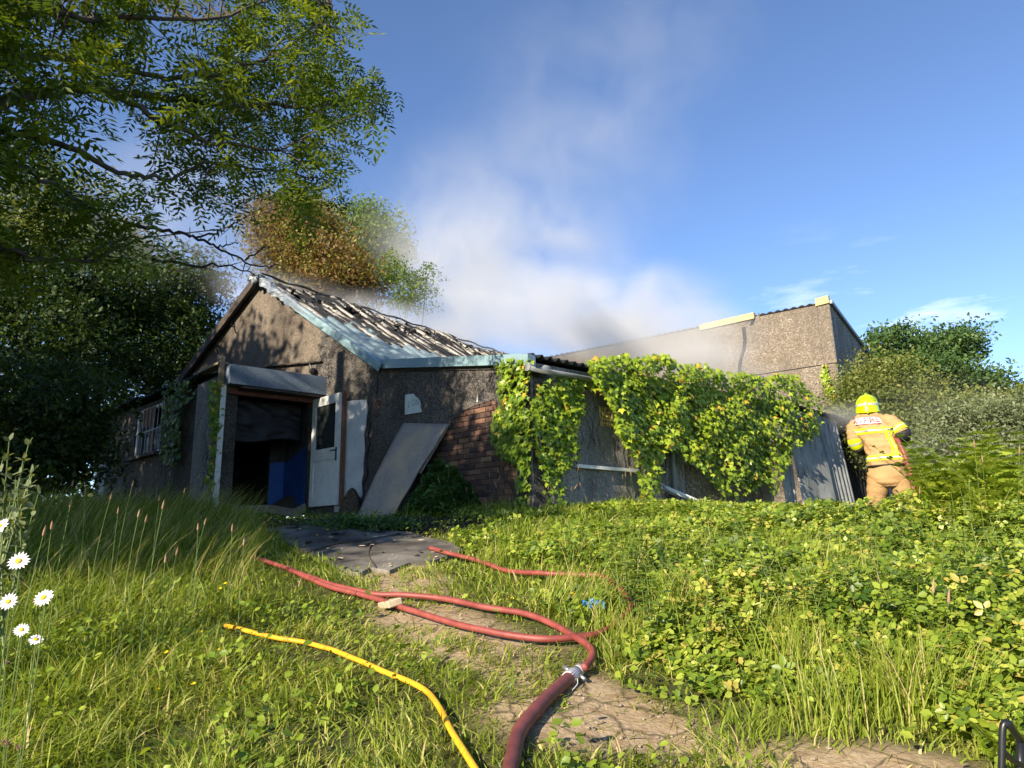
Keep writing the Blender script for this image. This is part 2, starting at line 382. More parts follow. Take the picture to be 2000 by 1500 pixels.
M_patch = simple('white_patch', (.55, .49, .47), .6, 0, .05, 9)
M_redink = simple('red_lettering', (.24, .02, .025), .6, 0, .1, 9)
M_skin = simple('skin', (.5, .3, .22), .5, 0, .08, 12)
M_signwhite = simple('faded_sign_board', (.56, .6, .58), .55, 0, .08, 12)
M_signgreen = simple('faded_green_lettering', (.2, .3, .26), .6, 0, .35, 60)
M_signyellow = simple('yellow_notice', (.6, .5, .13), .5, 0, .12, 20)
M_ink = simple('black_ink', (.02, .02, .018), .6, 0, .1, 9)
M_concblock = simple('pale_timber_block', (.42, .34, .23), .85, 0, .2, 12, .2)

# ------------------------------------------------------------------ ground
PATH = np.array([(1.9, 1.7), (1.25, 2.35), (.62, 2.85), (.2, 3.15), (-.05, 3.6), (-.3, 4.1), (-.55, 4.6), (-.75, 5.2), (-1.0, 6.0)])
def path_d(X, Y):
    d = np.full(np.shape(X), 9.)
    for a, b in zip(PATH[:-1], PATH[1:]):
        ab = b-a; t = np.clip(((X-a[0])*ab[0]+(Y-a[1])*ab[1])/(ab@ab), 0, 1)
        d = np.minimum(d, np.hypot(X-a[0]-t*ab[0], Y-a[1]-t*ab[1]))
    return d
def gz(X, Y):
    X = np.asarray(X, float); Y = np.asarray(Y, float)
    z = .168*np.minimum(Y, 8.9)+.02*np.clip(Y-8.9, 0, 20)
    z = np.where(Y < 0, .09*Y, z)
    z = z-.36*ss(2.6, 4.4, X)*ss(5.5, 8.5, Y)*(1-.5*ss(12, 16, Y))
    z = z+.10*ss(-2.2, -5.5, X)*ss(2, 6, Y)*(1-ss(8, 11, Y))
    z = np.maximum(z, -14+0*z)
    return z+.05*(fbm(X*1.3+9, Y*1.3)-.5)*ss(1, 3, Y)*(1-ss(30, 60, np.abs(X)+np.abs(Y)))
def axis(lo, hi, st, far):
    a = list(np.arange(lo, hi+1e-6, st)); k = st; x = hi
    while x < far: k *= 1.35; x += k; a.append(x)
    k = st; x = lo; pre = []
    while x > -far: k *= 1.35; x -= k; pre.append(x)
    return np.array(pre[::-1]+a)
xs = axis(-5, 6, .07, 900); ys = axis(1, 11, .07, 900)
GX, GY = np.meshgrid(xs, ys); GZ = gz(GX, GY)
nx, ny = len(xs), len(ys); idx = np.arange(nx*ny).reshape(ny, nx)
Q = np.stack([idx[:-1, :-1], idx[:-1, 1:], idx[1:, 1:], idx[1:, :-1]], -1).reshape(-1, 4)
pm = 1-ss(.16, .42, path_d(GX, GY)+.35*(fbm(GX*2.3, GY*2.3)-.5))
YARD = [(-4.7, 11.0), (-3.3, 12.6), (-2.0, 11.3), (-.3, 9.4), (-.3, 7.9), (-1.2, 7.2), (-2.6, 7.6), (-3.3, 9.0), (-4.6, 10.2)]
dirt = in_poly(GX.ravel(), GY.ravel(), YARD).astype(float)
def groundmat():
    m, t, b = mat('ground'); p = N(t, 'ShaderNodeAttribute', attribute_name='path').outputs['Fac']; o = coord(t)
    n = noise(t, o, 3, 6, .6); f = noise(t, o, 40, 4, .6); g = noise(t, o, 9, 4)
    soil = ramp(t, n, [(.3, (.035, .04, .014)), (.7, (.085, .09, .03))])
    sand = ramp(t, f, [(.25, (.24, .17, .105)), (.6, (.38, .29, .185)), (.8, (.46, .37, .25))])
    sand = mixc(t, maprange(t, g, .52, .68, 0, .6), sand, (.2, .12, .07))
    wv_ = N(t, 'ShaderNodeVectorMath', operation='ADD'); L(t, o, wv_.inputs[0]); nn2 = N(t, 'ShaderNodeTexNoise'); nn2.inputs['Scale'].default_value = 5; L(t, o, nn2.inputs['Vector']); sc2 = N(t, 'ShaderNodeVectorMath', operation='SCALE'); sc2.inputs['Scale'].default_value = .16; L(t, nn2.outputs['Color'], sc2.inputs[0]); L(t, sc2.outputs[0], wv_.inputs[1])
    ck_ = maprange(t, vor(t, wv_.outputs[0], 4.2, 'Distance', 'DISTANCE_TO_EDGE'), .0, .05, 1, 0); sand = mixc(t, math_(t, 'MULTIPLY', ck_, .8), sand, (.05, .045, .025))
    dt_ = N(t, 'ShaderNodeAttribute', attribute_name='dirt').outputs['Fac']
    L(t, mixc(t, dt_, mixc(t, p, soil, sand), ramp(t, n, [(.35, (.022, .016, .011)), (.7, (.06, .045, .03))])), b.inputs['Base Color']); b.inputs['Roughness'].default_value = .95; b.inputs['Specular IOR Level'].default_value = .1
    bump(t, b, f, .6, .015); return m
tag(fast('ground', np.stack([GX, GY, GZ], -1).reshape(-1, 3), [Q], groundmat(), {'path': pm.ravel(), 'dirt': dirt}, True), kind='structure')
def og(x, y, h=0.):
    d = ray(x, y); t = .3
    while t < 80:
        P = EYE+d*t
        if P[2] < float(gz(P[0], P[1]))+h: return P
        t += .006 if t < 12 else .05
    return P

# ------------------------------------------------------------------ building frame
A = az(-45); nA = rn(A)*1.0                       # front wall runs away to the left; nA faces inwards/outwards below
nA = np.array([-A[1], A[0], 0]) if nA[1] > 0 else nA   # outward (towards the viewer)
P0 = atY(928, 880, 9.65)
K = onpl(1040, 1000, P0, nA)*np.array([1, 1, 0])   # outer corner
J = onpl(738, 730, P0, nA)*np.array([1, 1, 0])     # joint of front wall and gable
B = az(50); nB = rn(B); nB = nB if nB[1] < 0 else -nB
G = az(-54); nG = rn(G); nG = nG if nG[1] < 0 else -nG
RD = np.array([-nG[0], -nG[1], 0])                 # ridge direction, away from the gable
Hh = onpl(603, 992, J, nG)*np.array([1, 1, 0])     # hinge side of the doorway
D = az(50); nP = rn(D); nP = nP if nP[1] < 0 else -nP
Lc = onpl(432, 900, Hh, nP)*np.array([1, 1, 0])    # outer corner of the porch and the left wall
def P3(p, z): return np.array([p[0], p[1], z])
def wallpts(pxs, P, n): return [onpl(x, y, P, n) for x, y in pxs]

bld = empty('derelict_building', (float(J[0]), float(J[1]), 1.6), 'low derelict pebbledashed building with a smoking burnt gable roof', 'building')

# --- front wall (with the torn sign): masonry core, render coat, exposed bricks
front_core = MB()
zJ, zK = 4.0, 3.43
front_core.prism([P3(J, 1.1), P3(K, 1.1), P3(K, zK), P3(J, zJ)], -nA*.25)
wall_f = front_core.build('front_wall', M_brickback, bld)
# render coat: everything except the fallen patches, ragged lower edge
coat_px = [(742, 716), (1036, 702), (1037, 715), (1038, 850), (1039, 1005), (1012, 1005), (1010, 960), (1014, 920), (1006, 880), (1012, 850), (1004, 835), (998, 815), (985, 800), (975, 788),
           (964, 781), (957, 783), (950, 786), (945, 788), (934, 791), (925, 794), (918, 798), (911, 801), (905, 804), (900, 808), (893, 813), (888, 819), (883, 825), (878, 831), (871, 838), (864, 846), (856, 858), (848, 870), (840, 886), (833, 900), (826, 925), (822, 950), (815, 1000), (810, 1020), (728, 1020), (730, 900), (731, 840), (733, 822), (742, 815), (747, 800), (746, 785), (741, 776), (735, 776)]
cp = wallpts(coat_px, P0, nA)
for q in cp: q[2] = max(q[2], 1.2)
MB().prism([q+nA*.004 for q in cp], nA*.022).build('render_coat', M_peb_dark, wall_f)
# bricks where the render has fallen away
BL, BH, BD = .215, .065, .05
bmeshes = []
for k in range(5):
    b = MB(); r_ = random.Random(k)
    def j(): return r_.uniform(-.004, .004)
    pr = []
    hx, hz = BL/2-.002, BH/2-.001
    vs = []
    for y_, ins in ((0, 0), (-.010, 0), (-.016, .006)):
        for sx, sz in ((-1, -1), (1, -1), (1, 1), (-1, 1)): vs.append((sx*(hx-ins)+j(), y_, sz*(hz-ins)+j()*.6))
    fs = [(0, 3, 2, 1)]+[(a+i, a+(i+1) % 4, a+4+(i+1) % 4, a+4+i) for a in (0, 4) for i in range(4)]+[(8, 9, 10, 11)]
    b.add(vs, fs); bmeshes.append(b.mesh('brick', M_brick))
along = -A                                           # towards the corner
rotA = math.atan2(along[1], along[0])
def lay_bricks(px_poly, P, n, along_, zs, parent):
    rot = math.atan2(along_[1], along_[0]); c = 0
    polyuv = []
    for x, y in px_poly:
        q = onpl(x, y, P, n); polyuv.append((np.dot(q[:2]-P[:2], along_[:2]), q[2]))
    us = [p[0] for p in polyuv]
    for row in range(int(zs[0]/.075), int(zs[1]/.075)+1):
        z = row*.075
        for k in range(int(min(us)/.225)-1, int(max(us)/.225)+2):
            u = k*.225+(.1125 if row % 2 else 0)
            if not in_poly(np.array([u]), np.array([z]), polyuv)[0]: continue
            p = P3(P+along_*u, z)+n*.001
            o = link('brick', random.choice(bmeshes), parent, p+n*random.uniform(-.003, .004)); o.rotation_euler = (random.uniform(-.01, .01), random.uniform(-.012, .012), rot+random.uniform(-.008, .008)); c += 1
    return c
bpoly = [(796, 1010), (806, 930), (826, 885), (846, 857), (866, 832), (886, 808), (915, 789), (950, 776), (975, 776), (1030, 775), (1030, 1000), (1020, 1012)]
nb = lay_bricks(bpoly, P3(P0, 0), nA, along, (1.3, 3.2), wall_f)
nb += lay_bricks([(726, 840), (727, 770), (748, 770), (750, 815), (738, 840)], P3(P0, 0), nA, along, (2.4, 3.7), wall_f)
# hairline crack between the front wall and the gable
MB().tube(wallpts([(744, 716), (741, 728), (737, 735), (738, 750), (735, 772)], P0+nA*.027, nA), [.006, .012, .014, .01, .006], 5).build('crack', M_char, wall_f)
# fascia along the top of the front wall
fa = onpl(743, 709, P0+nA*.12, nA); fb = onpl(1031, 700, P0+nA*.12, nA)
fm = MB(); d_ = (fb-fa)/np.linalg.norm(fb-fa)
fm.prism([fa-UP*.085, fb-UP*.075, fb+UP*.065, fa+UP*.06], -nA*.14)
fasc = fm.build('fascia', M_teal, bld)
for k in range(7):
    q = fa+(fb-fa)*(.06+.145*k)-UP*.055+nA*.003
    MB().tube([q, q+nA*.006], .007, 8).build('screw', M_steel, fasc)
MB().prism([fa-UP*.13-nA*.07, fb-UP*.12-nA*.07, fb-UP*.078-nA*.07, fa-UP*.088-nA*.07], -nA*.05).build('soffit_board', M_darkwood, bld)

# --- gable wall
apex = onpl(512, 548, J, nG); rl = onpl(745, 716, J, nG); slope = (apex[2]-rl[2])/np.hypot(*(apex-rl)[:2])
halfw = np.hypot(*(apex-rl)[:2]); lcorner = apex+G*halfw*.98; lcorner[2] = apex[2]-slope*halfw*.98
gw = MB(); gw.prism([P3(J, 1.1), P3(J, rl[2]), apex, lcorner, P3(lcorner, 1.1), P3(Hh+G*2.6, 1.1), P3(Hh+G*2.6, 3.72), P3(Hh+G*.02, 3.72), P3(Hh+G*.02, 1.1)], -nG*.22)
wall_g = gw.build('gable_wall', M_peb_gable, bld)
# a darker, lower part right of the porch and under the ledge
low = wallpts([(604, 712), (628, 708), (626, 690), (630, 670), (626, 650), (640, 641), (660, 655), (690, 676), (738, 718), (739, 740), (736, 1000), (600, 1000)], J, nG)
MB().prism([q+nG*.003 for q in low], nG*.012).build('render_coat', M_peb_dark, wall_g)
la, lb = onpl(520, 717, J, nG)+nG*.03, onpl(632, 707, J, nG)+nG*.03
MB().bar(la, lb, nG, .045, .012).build('ledge', M_darkwood, bld)
MB().tube(smooth_path(wallpts([(601, 700), (605, 712), (608, 722)], J+nG*.05, nG)), .006, 5).build('cable', M_gutter, bld)
ob = onpl(614, 726, J+nG*.05, nG); MB().tube([ob, ob+nG*.05, ob+nG*.09], [.06, .06, .03], 10).build('vent_cap', M_char, bld)
for x, y in ((456, 640), (463, 652), (430, 680), (428, 692)):
    q = onpl(x, y, J+nG*.02, nG); MB().tube([q, q+nG*.05+UP*.05, q+nG*.06+UP*.11], .012, 6).build('bracket', M_char, bld)

# --- main roof, each corrugated sheet its own piece
down = rl-apex; down_h = np.array([down[0], down[1], 0]); dl = np.linalg.norm(down); dn = down/dl
rn_ = np.cross(RD, dn); rn_ = rn_ if rn_[2] > 0 else -rn_
E0 = apex+rn_*.06-RD*.16
roof = MB(); roof.prism([apex+rn_*.0-RD*0, rl+dn*.1, rl+dn*.1+RD*8.3, apex+RD*8.3], -rn_*.04); 
roof_o = roof.build('roof', M_char, bld)
SW, RB = 1.0, 1/3
for si in range(9):
    nu, nv = 32, 34; V = np.zeros(((nu+1)*(nv+1), 3)); ru = []; rv = []; rib = []
    prof = []
    kk = 0
    jit = random.uniform(-.02, .02)
    for jv in range(nv+1):
        for iu in range(nu+1):
            uu = si*SW+iu/nu*SW; vv = jv/nv*(dl+.17); ph = (uu/RB) % 1
            h = .045*float(np.clip((.30-abs(ph-.5))/.12, 0, 1))
            bm_ = max(0, 1-vv/1.7)
            wob = (fbm(uu*3+5, vv*2.2)-.5)*.05*bm_ + (vnoise(uu*9, vv*6)-.5)*.02*bm_
            sag = -.05*bm_*sin(uu*2.1)
            V[kk] = E0+RD*uu+dn*vv+rn_*(h+wob+sag+.006*(si % 2)+jit*.2); kk += 1
            ru.append(uu); rv.append(vv); rib.append(1 if h > .03 else 0)
    ii = np.arange((nu+1)*(nv+1)).reshape(nv+1, nu+1)
    q = np.stack([ii[:-1, :-1], ii[:-1, 1:], ii[1:, 1:], ii[1:, :-1]], -1).reshape(-1, 4)
    # ragged burnt-through holes near the ridge
    cu = np.array([(ru[a]+ru[c])/2 for a, c in q[:, [0, 2]]]); cv = np.array([(rv[a]+rv[c])/2 for a, c in q[:, [0, 2]]])
    keep = ~((fbm(cu*2.6+3, cv*1.2+8, 4) > .66+cv*.08) & (cv < 1.7))
    fast('roof_sheet', V, [q[keep]], M_roof, {'ru': ru, 'rv': rv, 'rib': rib}, False, roof_o)
# charred flakes and curled scraps lying on the burnt part
fl = MB()
for k in range(260):
    uu = random.uniform(.1, 8.2); vv = random.triangular(.05, 1.9, .7); s_ = random.uniform(.015, .05)
    c = E0+RD*uu+dn*vv+rn_*(.05+random.uniform(0, .03))
    a_ = [c+s_*np.array([random.gauss(0, 1), random.gauss(0, 1), random.gauss(0, .8)]) for _ in range(4)]
    fl.add(a_, [(0, 1, 2), (0, 2, 3), (0, 3, 1), (1, 3, 2)])
tag(fl.build('charred_debris', M_char, roof_o), kind='stuff')
# ridge: scorched timber stubs and a torn white scrap at the apex
rm = MB(); pts = [E0+RD*t_+rn_*(.05+.02*sin(t_*7))+UP*.01 for t_ in np.linspace(.1, 8.3, 40)]
rm.tube(pts, [.016+.012*random.random() for _ in pts], 6); rm.build('ridge_timber', M_char, roof_o)
# verge flashing: crumpled above, smooth below
vg = MB(); nvv = 60
def verge(u, v):
    s_ = v*(dl+.2); c = max(0, 1-s_/1.9)
    base = apex+dn*s_-RD*.2+rn_*.075
    prof = [(-.0, -.11), (-.012, -.02), (0, .02), (.05, .03), (.09, .0)]
    i = u*4; a = prof[int(min(i, 3.999))]; b_ = prof[int(min(i, 3.999))+1]; f_ = i-int(min(i, 3.999)); pr_ = (a[0]+(b_[0]-a[0])*f_, a[1]+(b_[1]-a[1])*f_)
    cr = c*.11*(vnoise(s_*6, u*3.1)-.5)+c*.07*(vnoise(s_*15, u*6+3)-.5)
    return base+RD*(pr_[0]+cr)+rn_*(pr_[1]+cr*1.1)
vg.grid(verge, 12, nvv)
vf = vg.build('verge_flashing', [M_teal, M_tealpale], roof_o, False)
vf.data.polygons.foreach_set('material_index', [1 if (i//12) < 24+3*((i % 12) % 3) else 0 for i in range(len(vf.data.polygons))])
sm = vf.modifiers.new('thick', 'SOLIDIFY'); sm.thickness = .004
# torn white scrap at the apex
scrap = MB(); scrap.grid(lambda u, v: apex-RD*(.24+.05*sin(9*v))+dn*(-.05+.28*u)+rn_*(.12-.2*v+.04*sin(11*u+3*v)), 6, 6)
so = scrap.build('torn_flashing', M_tealpale, roof_o); so.modifiers.new('thick', 'SOLIDIFY').thickness = .004
# far slope and its dark verge board
dn2 = lcorner-apex; dl2 = np.linalg.norm(dn2); dn2 /= dl2; rn2 = np.cross(dn2, RD); rn2 = rn2 if rn2[2] > 0 else -rn2
MB().prism([apex+rn2*.02-RD*.1, apex+rn2*.02+RD*8.3, apex+dn2*(dl2+.3)+rn2*.02+RD*8.3, apex+dn2*(dl2+.3)+rn2*.02-RD*.1], rn2*.05).build('back_slope', M_blackroof, roof_o)
MB().bar(apex-RD*.12+rn2*.02, apex+dn2*(dl2+.32)-RD*.12+rn2*.02, RD, .03, .075).build('verge_board', M_darkwood, roof_o)

# --- right wing: side wall with gutter, downpipe, rail
wl = 5.55; Kb = K+B*wl
wing = MB(); wing.prism([P3(K, 1.0), P3(Kb, 1.0), P3(Kb, 3.46), P3(K, 3.43)], -nB*.25)
wall_b = wing.build('side_wall', M_peb_side, bld)
# smooth render panel further along, the sunlit look put into its tone, and the dark weathered corner quoin
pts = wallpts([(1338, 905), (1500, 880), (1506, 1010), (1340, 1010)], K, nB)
MB().prism([q+nB*.003 for q in pts], nB*.015).build('sunlit_render_panel', M_peb_pale, wall_b)
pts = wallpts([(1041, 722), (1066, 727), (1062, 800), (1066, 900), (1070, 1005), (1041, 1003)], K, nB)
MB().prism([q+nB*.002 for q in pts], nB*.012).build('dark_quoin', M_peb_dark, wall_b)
ga, gb_ = onpl(1031, 716, K+nB*.14, nB), onpl(1200, 745, K+nB*.14, nB)
gt = MB(); ax_ = (gb_-ga)/np.linalg.norm(gb_-ga)
def gut(u, v):
    a = pi*(1+u); return ga+(gb_+B*3.4-ga)*v+nB*cos(a)*.052+UP*sin(a)*.052
gt.grid(gut, 10, 6); go = gt.build('gutter', M_gutter, bld, True); go.modifiers.new('thick', 'SOLIDIFY').thickness = .006
MB().tube([ga-ax_*.01, ga+ax_*.03], .056, 14).build('gutter_end', M_gutter, go)
MB().tube([ga+ax_*.28, ga+ax_*.33], .057, 14).build('gutter_joint', M_gutter, go)
MB().tube([onpl(1040, 716, K+nB*.06, nB)-UP*.03, onpl(1052, 735, K+nB*.03, nB)], .035, 8).build('gutter_outlet', M_blackroof, go)
# wing roof of black corrugated sheet
inw = -nB
wr = MB(); e0 = P3(K, 3.50)+nB*.1; 
wr.grid(lambda u, v: e0+B*(u*6.3-.05)+inw*v*3.2+UP*(v*3.2*.165+.028*sin(u*6.3*2*pi/.15)), 252, 3)
wro = wr.build('wing_roof', M_blackroof, bld, True); wro.modifiers.new('thick', 'SOLIDIFY').thickness = .012
# downpipe with brackets and a broken shoe
dp0, dp1 = onpl(1308, 800, K+nB*.07, nB), onpl(1322, 1003, K+nB*.07, nB)
dpo = MB().tube([dp0, dp1], .036, 12).build('downpipe', M_gutter, bld, True)
for f_ in (.45, .8): q = dp0+(dp1-dp0)*f_; MB().box(q-nB*.03, B*.06, nB*.012, UP*.015).build('pipe_bracket', M_gutter, dpo)
# concrete pillar at the end of the wing and cement sheets beyond; two black ones stand for a dark burnt opening
we = MB()
for k, (t0, t1, z1, lean, off) in enumerate([(5.75, 6.15, 2.9, .05, .12), (6.12, 7.35, 3.45, .22, .3), (7.38, 8.15, 3.5, .25, .26), (8.2, 9.1, 3.45, .0, -.05), (9.1, 10.2, 3.35, 0, -.05)]):
    we.v, we.f, we.m = [], [], []
    def sheet(u, v, t0=t0, t1=t1, z1=z1, lean=lean, off=off):
        c = .018*sin(u*(t1-t0)/.15*2*pi) if k != 1 else .012*sin(u*9)
        return P3(K, 0)+B*(t0+u*(t1-t0)-.12*v*lean*4)+nB*(off-lean*v+c)+UP*(1.0+v*(z1-1.0))
    we.grid(sheet, 28, 6); o = we.build('cement_sheet_and_gap', M_grey_sheet if k < 3 else M_char, bld, True); o.modifiers.new('thick', 'SOLIDIFY').thickness = .01
bt = MB(); bt.grid(lambda u, v: P3(K, 0)+B*(6.4+u*4.2)+nB*.12+inw*v*1.6+UP*(3.52-u*.15+v*.2+.03*sin(u*4.2*2*pi/.15)), 168, 3)
bto = bt.build('outbuilding_roof', M_blackroof, bld, True); bto.modifiers.new('thick', 'SOLIDIFY').thickness = .015

# --- porch: doorway, canopy, left wall
# opening at an angle; jambs, lintel, canopy box
zc0, zc1 = 3.69, 4.0
cf0, cf1 = onpl(450, 728, Hh+nP*.35, nP), onpl(658, 757, Hh+nP*.35, nP)
can = MB(); can.prism([P3(cf0, zc0), P3(cf1, zc0), P3(cf1, zc1), P3(cf0, zc1)], -nP*.42)
cano = can.build('canopy', M_canopy, bld)
MB().box((P3(cf0, 3.845)+P3(cf1, 3.845))/2-nP*.205, D*.70, nP*.19, UP*.02).build('canopy_underside', M_darkwood, cano).location.z -= .18
lt = MB(); lt.bar(P3(Lc+nP*.02, 3.63), P3(Hh+nP*.02, 3.63), nP, .06, .05); lt.build('lintel', M_redlintel, bld)
# stub post left of the canopy, white jamb post, dark jamb
pp = onpl(432, 730, Hh+nP*.1, nP); MB().bar(P3(pp, 3.6), P3(pp, 4.16), D, .035, .035).build('post_stub', M_wood, bld)
wp0, wp1 = onpl(421, 975, Hh+nP*.12, nP), onpl(437, 752, Hh+nP*.12, nP)
MB().bar(wp0-UP*.2, wp1, D, .04, .02).build('jamb_post', M_whitepaint, bld)
dj0, dj1 = onpl(438, 970, Hh-nP*.1, nP), onpl(446, 760, Hh-nP*.1, nP)
MB().bar(dj0-UP*.2, dj1, D, .035, .05).build('inner_jamb', M_wood, bld)
# interior: a room in near-black plaster behind the doorway
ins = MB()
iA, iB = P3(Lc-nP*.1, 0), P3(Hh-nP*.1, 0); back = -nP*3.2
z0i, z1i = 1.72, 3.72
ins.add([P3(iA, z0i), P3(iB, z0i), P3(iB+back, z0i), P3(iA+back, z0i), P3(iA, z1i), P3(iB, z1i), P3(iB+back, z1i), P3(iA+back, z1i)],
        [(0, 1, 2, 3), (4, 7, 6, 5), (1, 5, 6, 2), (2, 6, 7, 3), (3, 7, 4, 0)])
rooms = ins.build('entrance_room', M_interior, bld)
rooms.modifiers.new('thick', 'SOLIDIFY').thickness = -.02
# partition with blue dado on the right, dark passage on the left
Pb = Hh-nP*1.1; 
pa, pb = onpl(527, 900, Pb, nP), onpl(640, 900, Pb, nP)
MB().prism([P3(pa, z0i), P3(pb, z0i), P3(pb, z1i), P3(pa, z1i)], -nP*.08).build('partition', M_interior, rooms)
da, db = onpl(527, 905, Pb+nP*.005, nP), onpl(604, 888, Pb+nP*.005, nP)
MB().prism([P3(pa, z0i)+nP*.003, P3(pb, z0i)+nP*.003, P3(pb, db[2])+nP*.003, P3(pa, da[2])+nP*.003], nP*.01).build('blue_dado', M_blue, rooms)
dq = P3(Hh-nP*.14, 0)-D*.012; dr = P3(Hh-nP*1.1, 0)-D*.012
MB().prism([P3(dq, z0i), P3(dr, z0i), P3(dr, da[2]), P3(dq, db[2]+.05)], -D*.006).build('blue_dado', M_blue, rooms)
hp = MB()
def rub(u, v):
    c = onpl(565, 985, Pb+nP*.4, nP); return P3(c+D*(u-.5)*.75+nP*(v-.5)*.6, z0i+.02+.26*max(0, 1-((u-.5)*2)**2-((v-.5)*2)**2)+.05*vnoise(u*7, v*7))
hp.grid(rub, 14, 10); hp.build('rubble_heap', M_soil, rooms, True)
# sagging black plastic across the top of the doorway
pl = MB()
def plas(u, v):
    q = P3(Lc-nP*.35+(Hh-Lc)*(.02+.95*u), 3.6-v*(.66+.05*sin(u*6)))
    fold = .05*(fbm(u*5+v*3, v*4-u*2)-.5)+.03*(vnoise(u*3+v*9, v*12-u*9)-.5)
    return q+nP*fold-UP*.03*sin(pi*u)*v
pl.grid(plas, 44, 26); plo = pl.build('hanging_plastic', M_plastic, bld, True); plo.modifiers.new('thick', 'SOLIDIFY').thickness = .002
# threshold strip, curled at its end
th = MB(); th.grid(lambda u, v: onpl(445+150*u, 984+10*u+16*v+2*sin(u*9), Hh+nP*.15, nP)+nP*(.05*v)+UP*(.1*max(0, u-.86)/.14), 20, 2)
tho = th.build('threshold_strip', M_wood, bld); tho.modifiers.new('thick', 'SOLIDIFY').thickness = .02
# outer porch cheek from canopy end back to the gable, above the opening
MB().prism([P3(Lc, 3.6), P3(Hh, 3.6), P3(Hh, 3.95), P3(Lc, 3.95)], -nP*.12).build('head_wall', M_peb_gable, bld)
# --- left wall: pebbledash with a pillar, window, pipe, roof edge
Lw = 6.6; Le = Lc+A*Lw
lw = MB()
wa, wb, wz0, wz1 = 2.72, 4.25, 2.92, 3.88            # window opening along the wall
def Lp(t_, z): return P3(Lc+A*t_, z)
for t0, t1, z0, z1 in ((.0, wa, 1.2, 3.95), (wb, Lw, 1.2, 3.95), (wa, wb, 1.2, wz0), (wa, wb, wz1, 3.95)):
    lw.prism([Lp(t0, z0), Lp(t1, z0), Lp(t1, z1), Lp(t0, z1)], -nA*.2)
wall_l = lw.build('left_wall', M_peb_dark, bld)
pz = onpl(375, 900, Lc, nA); pt0 = .16; pt1 = 1.02
MB().prism([Lp(.18, 1.2)+nA*.003, Lp(.92, 1.2)+nA*.003, Lp(.92, 3.86)+nA*.003, Lp(.18, 3.86)+nA*.003], nA*.1).build('pillar', M_peb_side, wall_l)
win = MB(); 
for t_ in (wa+.04, wb-.04): win.bar(Lp(t_, wz0)-nA*.06, Lp(t_, wz1)-nA*.06, A, .04, .03)
win.bar(Lp(wa, wz0+.03)-nA*.06, Lp(wb, wz0+.03)-nA*.06, UP, .03, .03); win.bar(Lp(wa, wz1-.03)-nA*.06, Lp(wb, wz1-.03)-nA*.06, UP, .03, .03)
wino = win.build('window', M_whitepaint, bld)
MB().prism([Lp(wa, wz0)-nA*.12, Lp(wb, wz0)-nA*.12, Lp(wb, wz1)-nA*.12, Lp(wa, wz1)-nA*.12], -nA*.01).build('pane', M_glass_dark, wino)
for k in range(7):
    t_ = wa+.14+k*.2; MB().tube([Lp(t_, wz0+.02)-nA*.02, Lp(t_, wz1-.02)-nA*.02], .011, 6).build('window_bar', M_gutter, wino)
MB().bar(Lp(wa, 3.4)-nA*.02, Lp(wb, 3.4)-nA*.02, UP, .012, .008).build('window_crossbar', M_gutter, wino)
MB().box(Lp(wa+.62, 3.42)-nA*.035, A*.09, nA*.008, UP*.44).build('window_board', M_rust, wino)
MB().box(Lp(wa+.98, 3.68)-nA*.036, A*.25, nA*.008, UP*.18).build('window_board', M_rust, wino)
MB().bar(Lp(wa-.08, wz0-.03)+nA*.05, Lp(wb+.08, wz0-.03)+nA*.05, nA, .09, .03).build('window_sill', M_peb_dark, wino)
# corrugated edge of the left lean-to roof, some sheets curled up
for k in range(6):
    cu_ = random.uniform(-.02, .07); 
    MB().grid(lambda u, v: Lp(.75+k*1.0+u*1.02, 3.99+.025*sin(u*2*pi*1.02/.15)+v*.25+cu_*(1-v)+.02*random.random())+nA*(.18-.9*v), 28, 3).build('lean_to_sheet', M_blackroof, bld, True).modifiers.new('thick', 'SOLIDIFY').thickness = .012
MB().bar(Lp(-.1, 4.06)+nA*.1, Lp(.95, 4.04)+nA*.1, nA, .08, .02).build('roof_plank', M_wood, bld)
q0, q1 = onpl(207, 818, Lc+nA*.12, nA), onpl(203, 858, Lc+nA*.12, nA)
MB().bar(q0, q1, A, .07, .05).build('pipe_boxing', M_gutter, bld)
q0, q1 = onpl(204, 860, Lc+nA*.35, nA), onpl(196, 975, Lc+nA*.5, nA)
MB().bar(q0, q1, A, .2, .01).build('cement_offcut', M_grey_sheet, bld)
# main hall body behind, so that nothing is hollow
hall = MB(); hall.prism([P3(J, 1.0)-nG*.3, P3(lcorner, 1.0)-nG*.3, P3(lcorner, lcorner[2]-.3)-nG*.3, P3(J, rl[2]-.3)-nG*.3], RD*4.1)
hall.v = [tuple(np.array(q)+RD*3.6) for q in hall.v]
hall.build('hall_body', M_peb_dark, bld)

# --- door leaf standing open at right angles to the doorway
door = empty('door', (0, 0, 0)); door.parent = bld; door.location = Vector((0, 0, 0))-bld.location
da_ = -A; Dl = P3(Hh, 0)+nP*.06-A*.02
dz0, dz1, dw, dt = 1.80, 3.63, .86, .045
def Dp(t_, z): return P3(Dl+da_*t_, z)
dm = MB(); fr = .1
dn_ = nA
for t0, t1, z0, z1 in ((0, fr, dz0, dz1), (dw-fr, dw, dz0, dz1), (fr, dw-fr, dz1-.13, dz1), (fr, dw-fr, dz0, dz0+.12), (fr, dw-fr, 2.55, 2.72)):
    dm.prism([Dp(t0, z0), Dp(t1, z0), Dp(t1, z1), Dp(t0, z1)], dn_*dt)
dframe = dm.build('door_frame', M_whitepaint, door)
MB().prism([Dp(fr, dz0+.12), Dp(dw-fr, dz0+.12), Dp(dw-fr, 2.55), Dp(fr, 2.55)], dn_*(dt-.012)).build('door_panel', M_whitepaint, door)
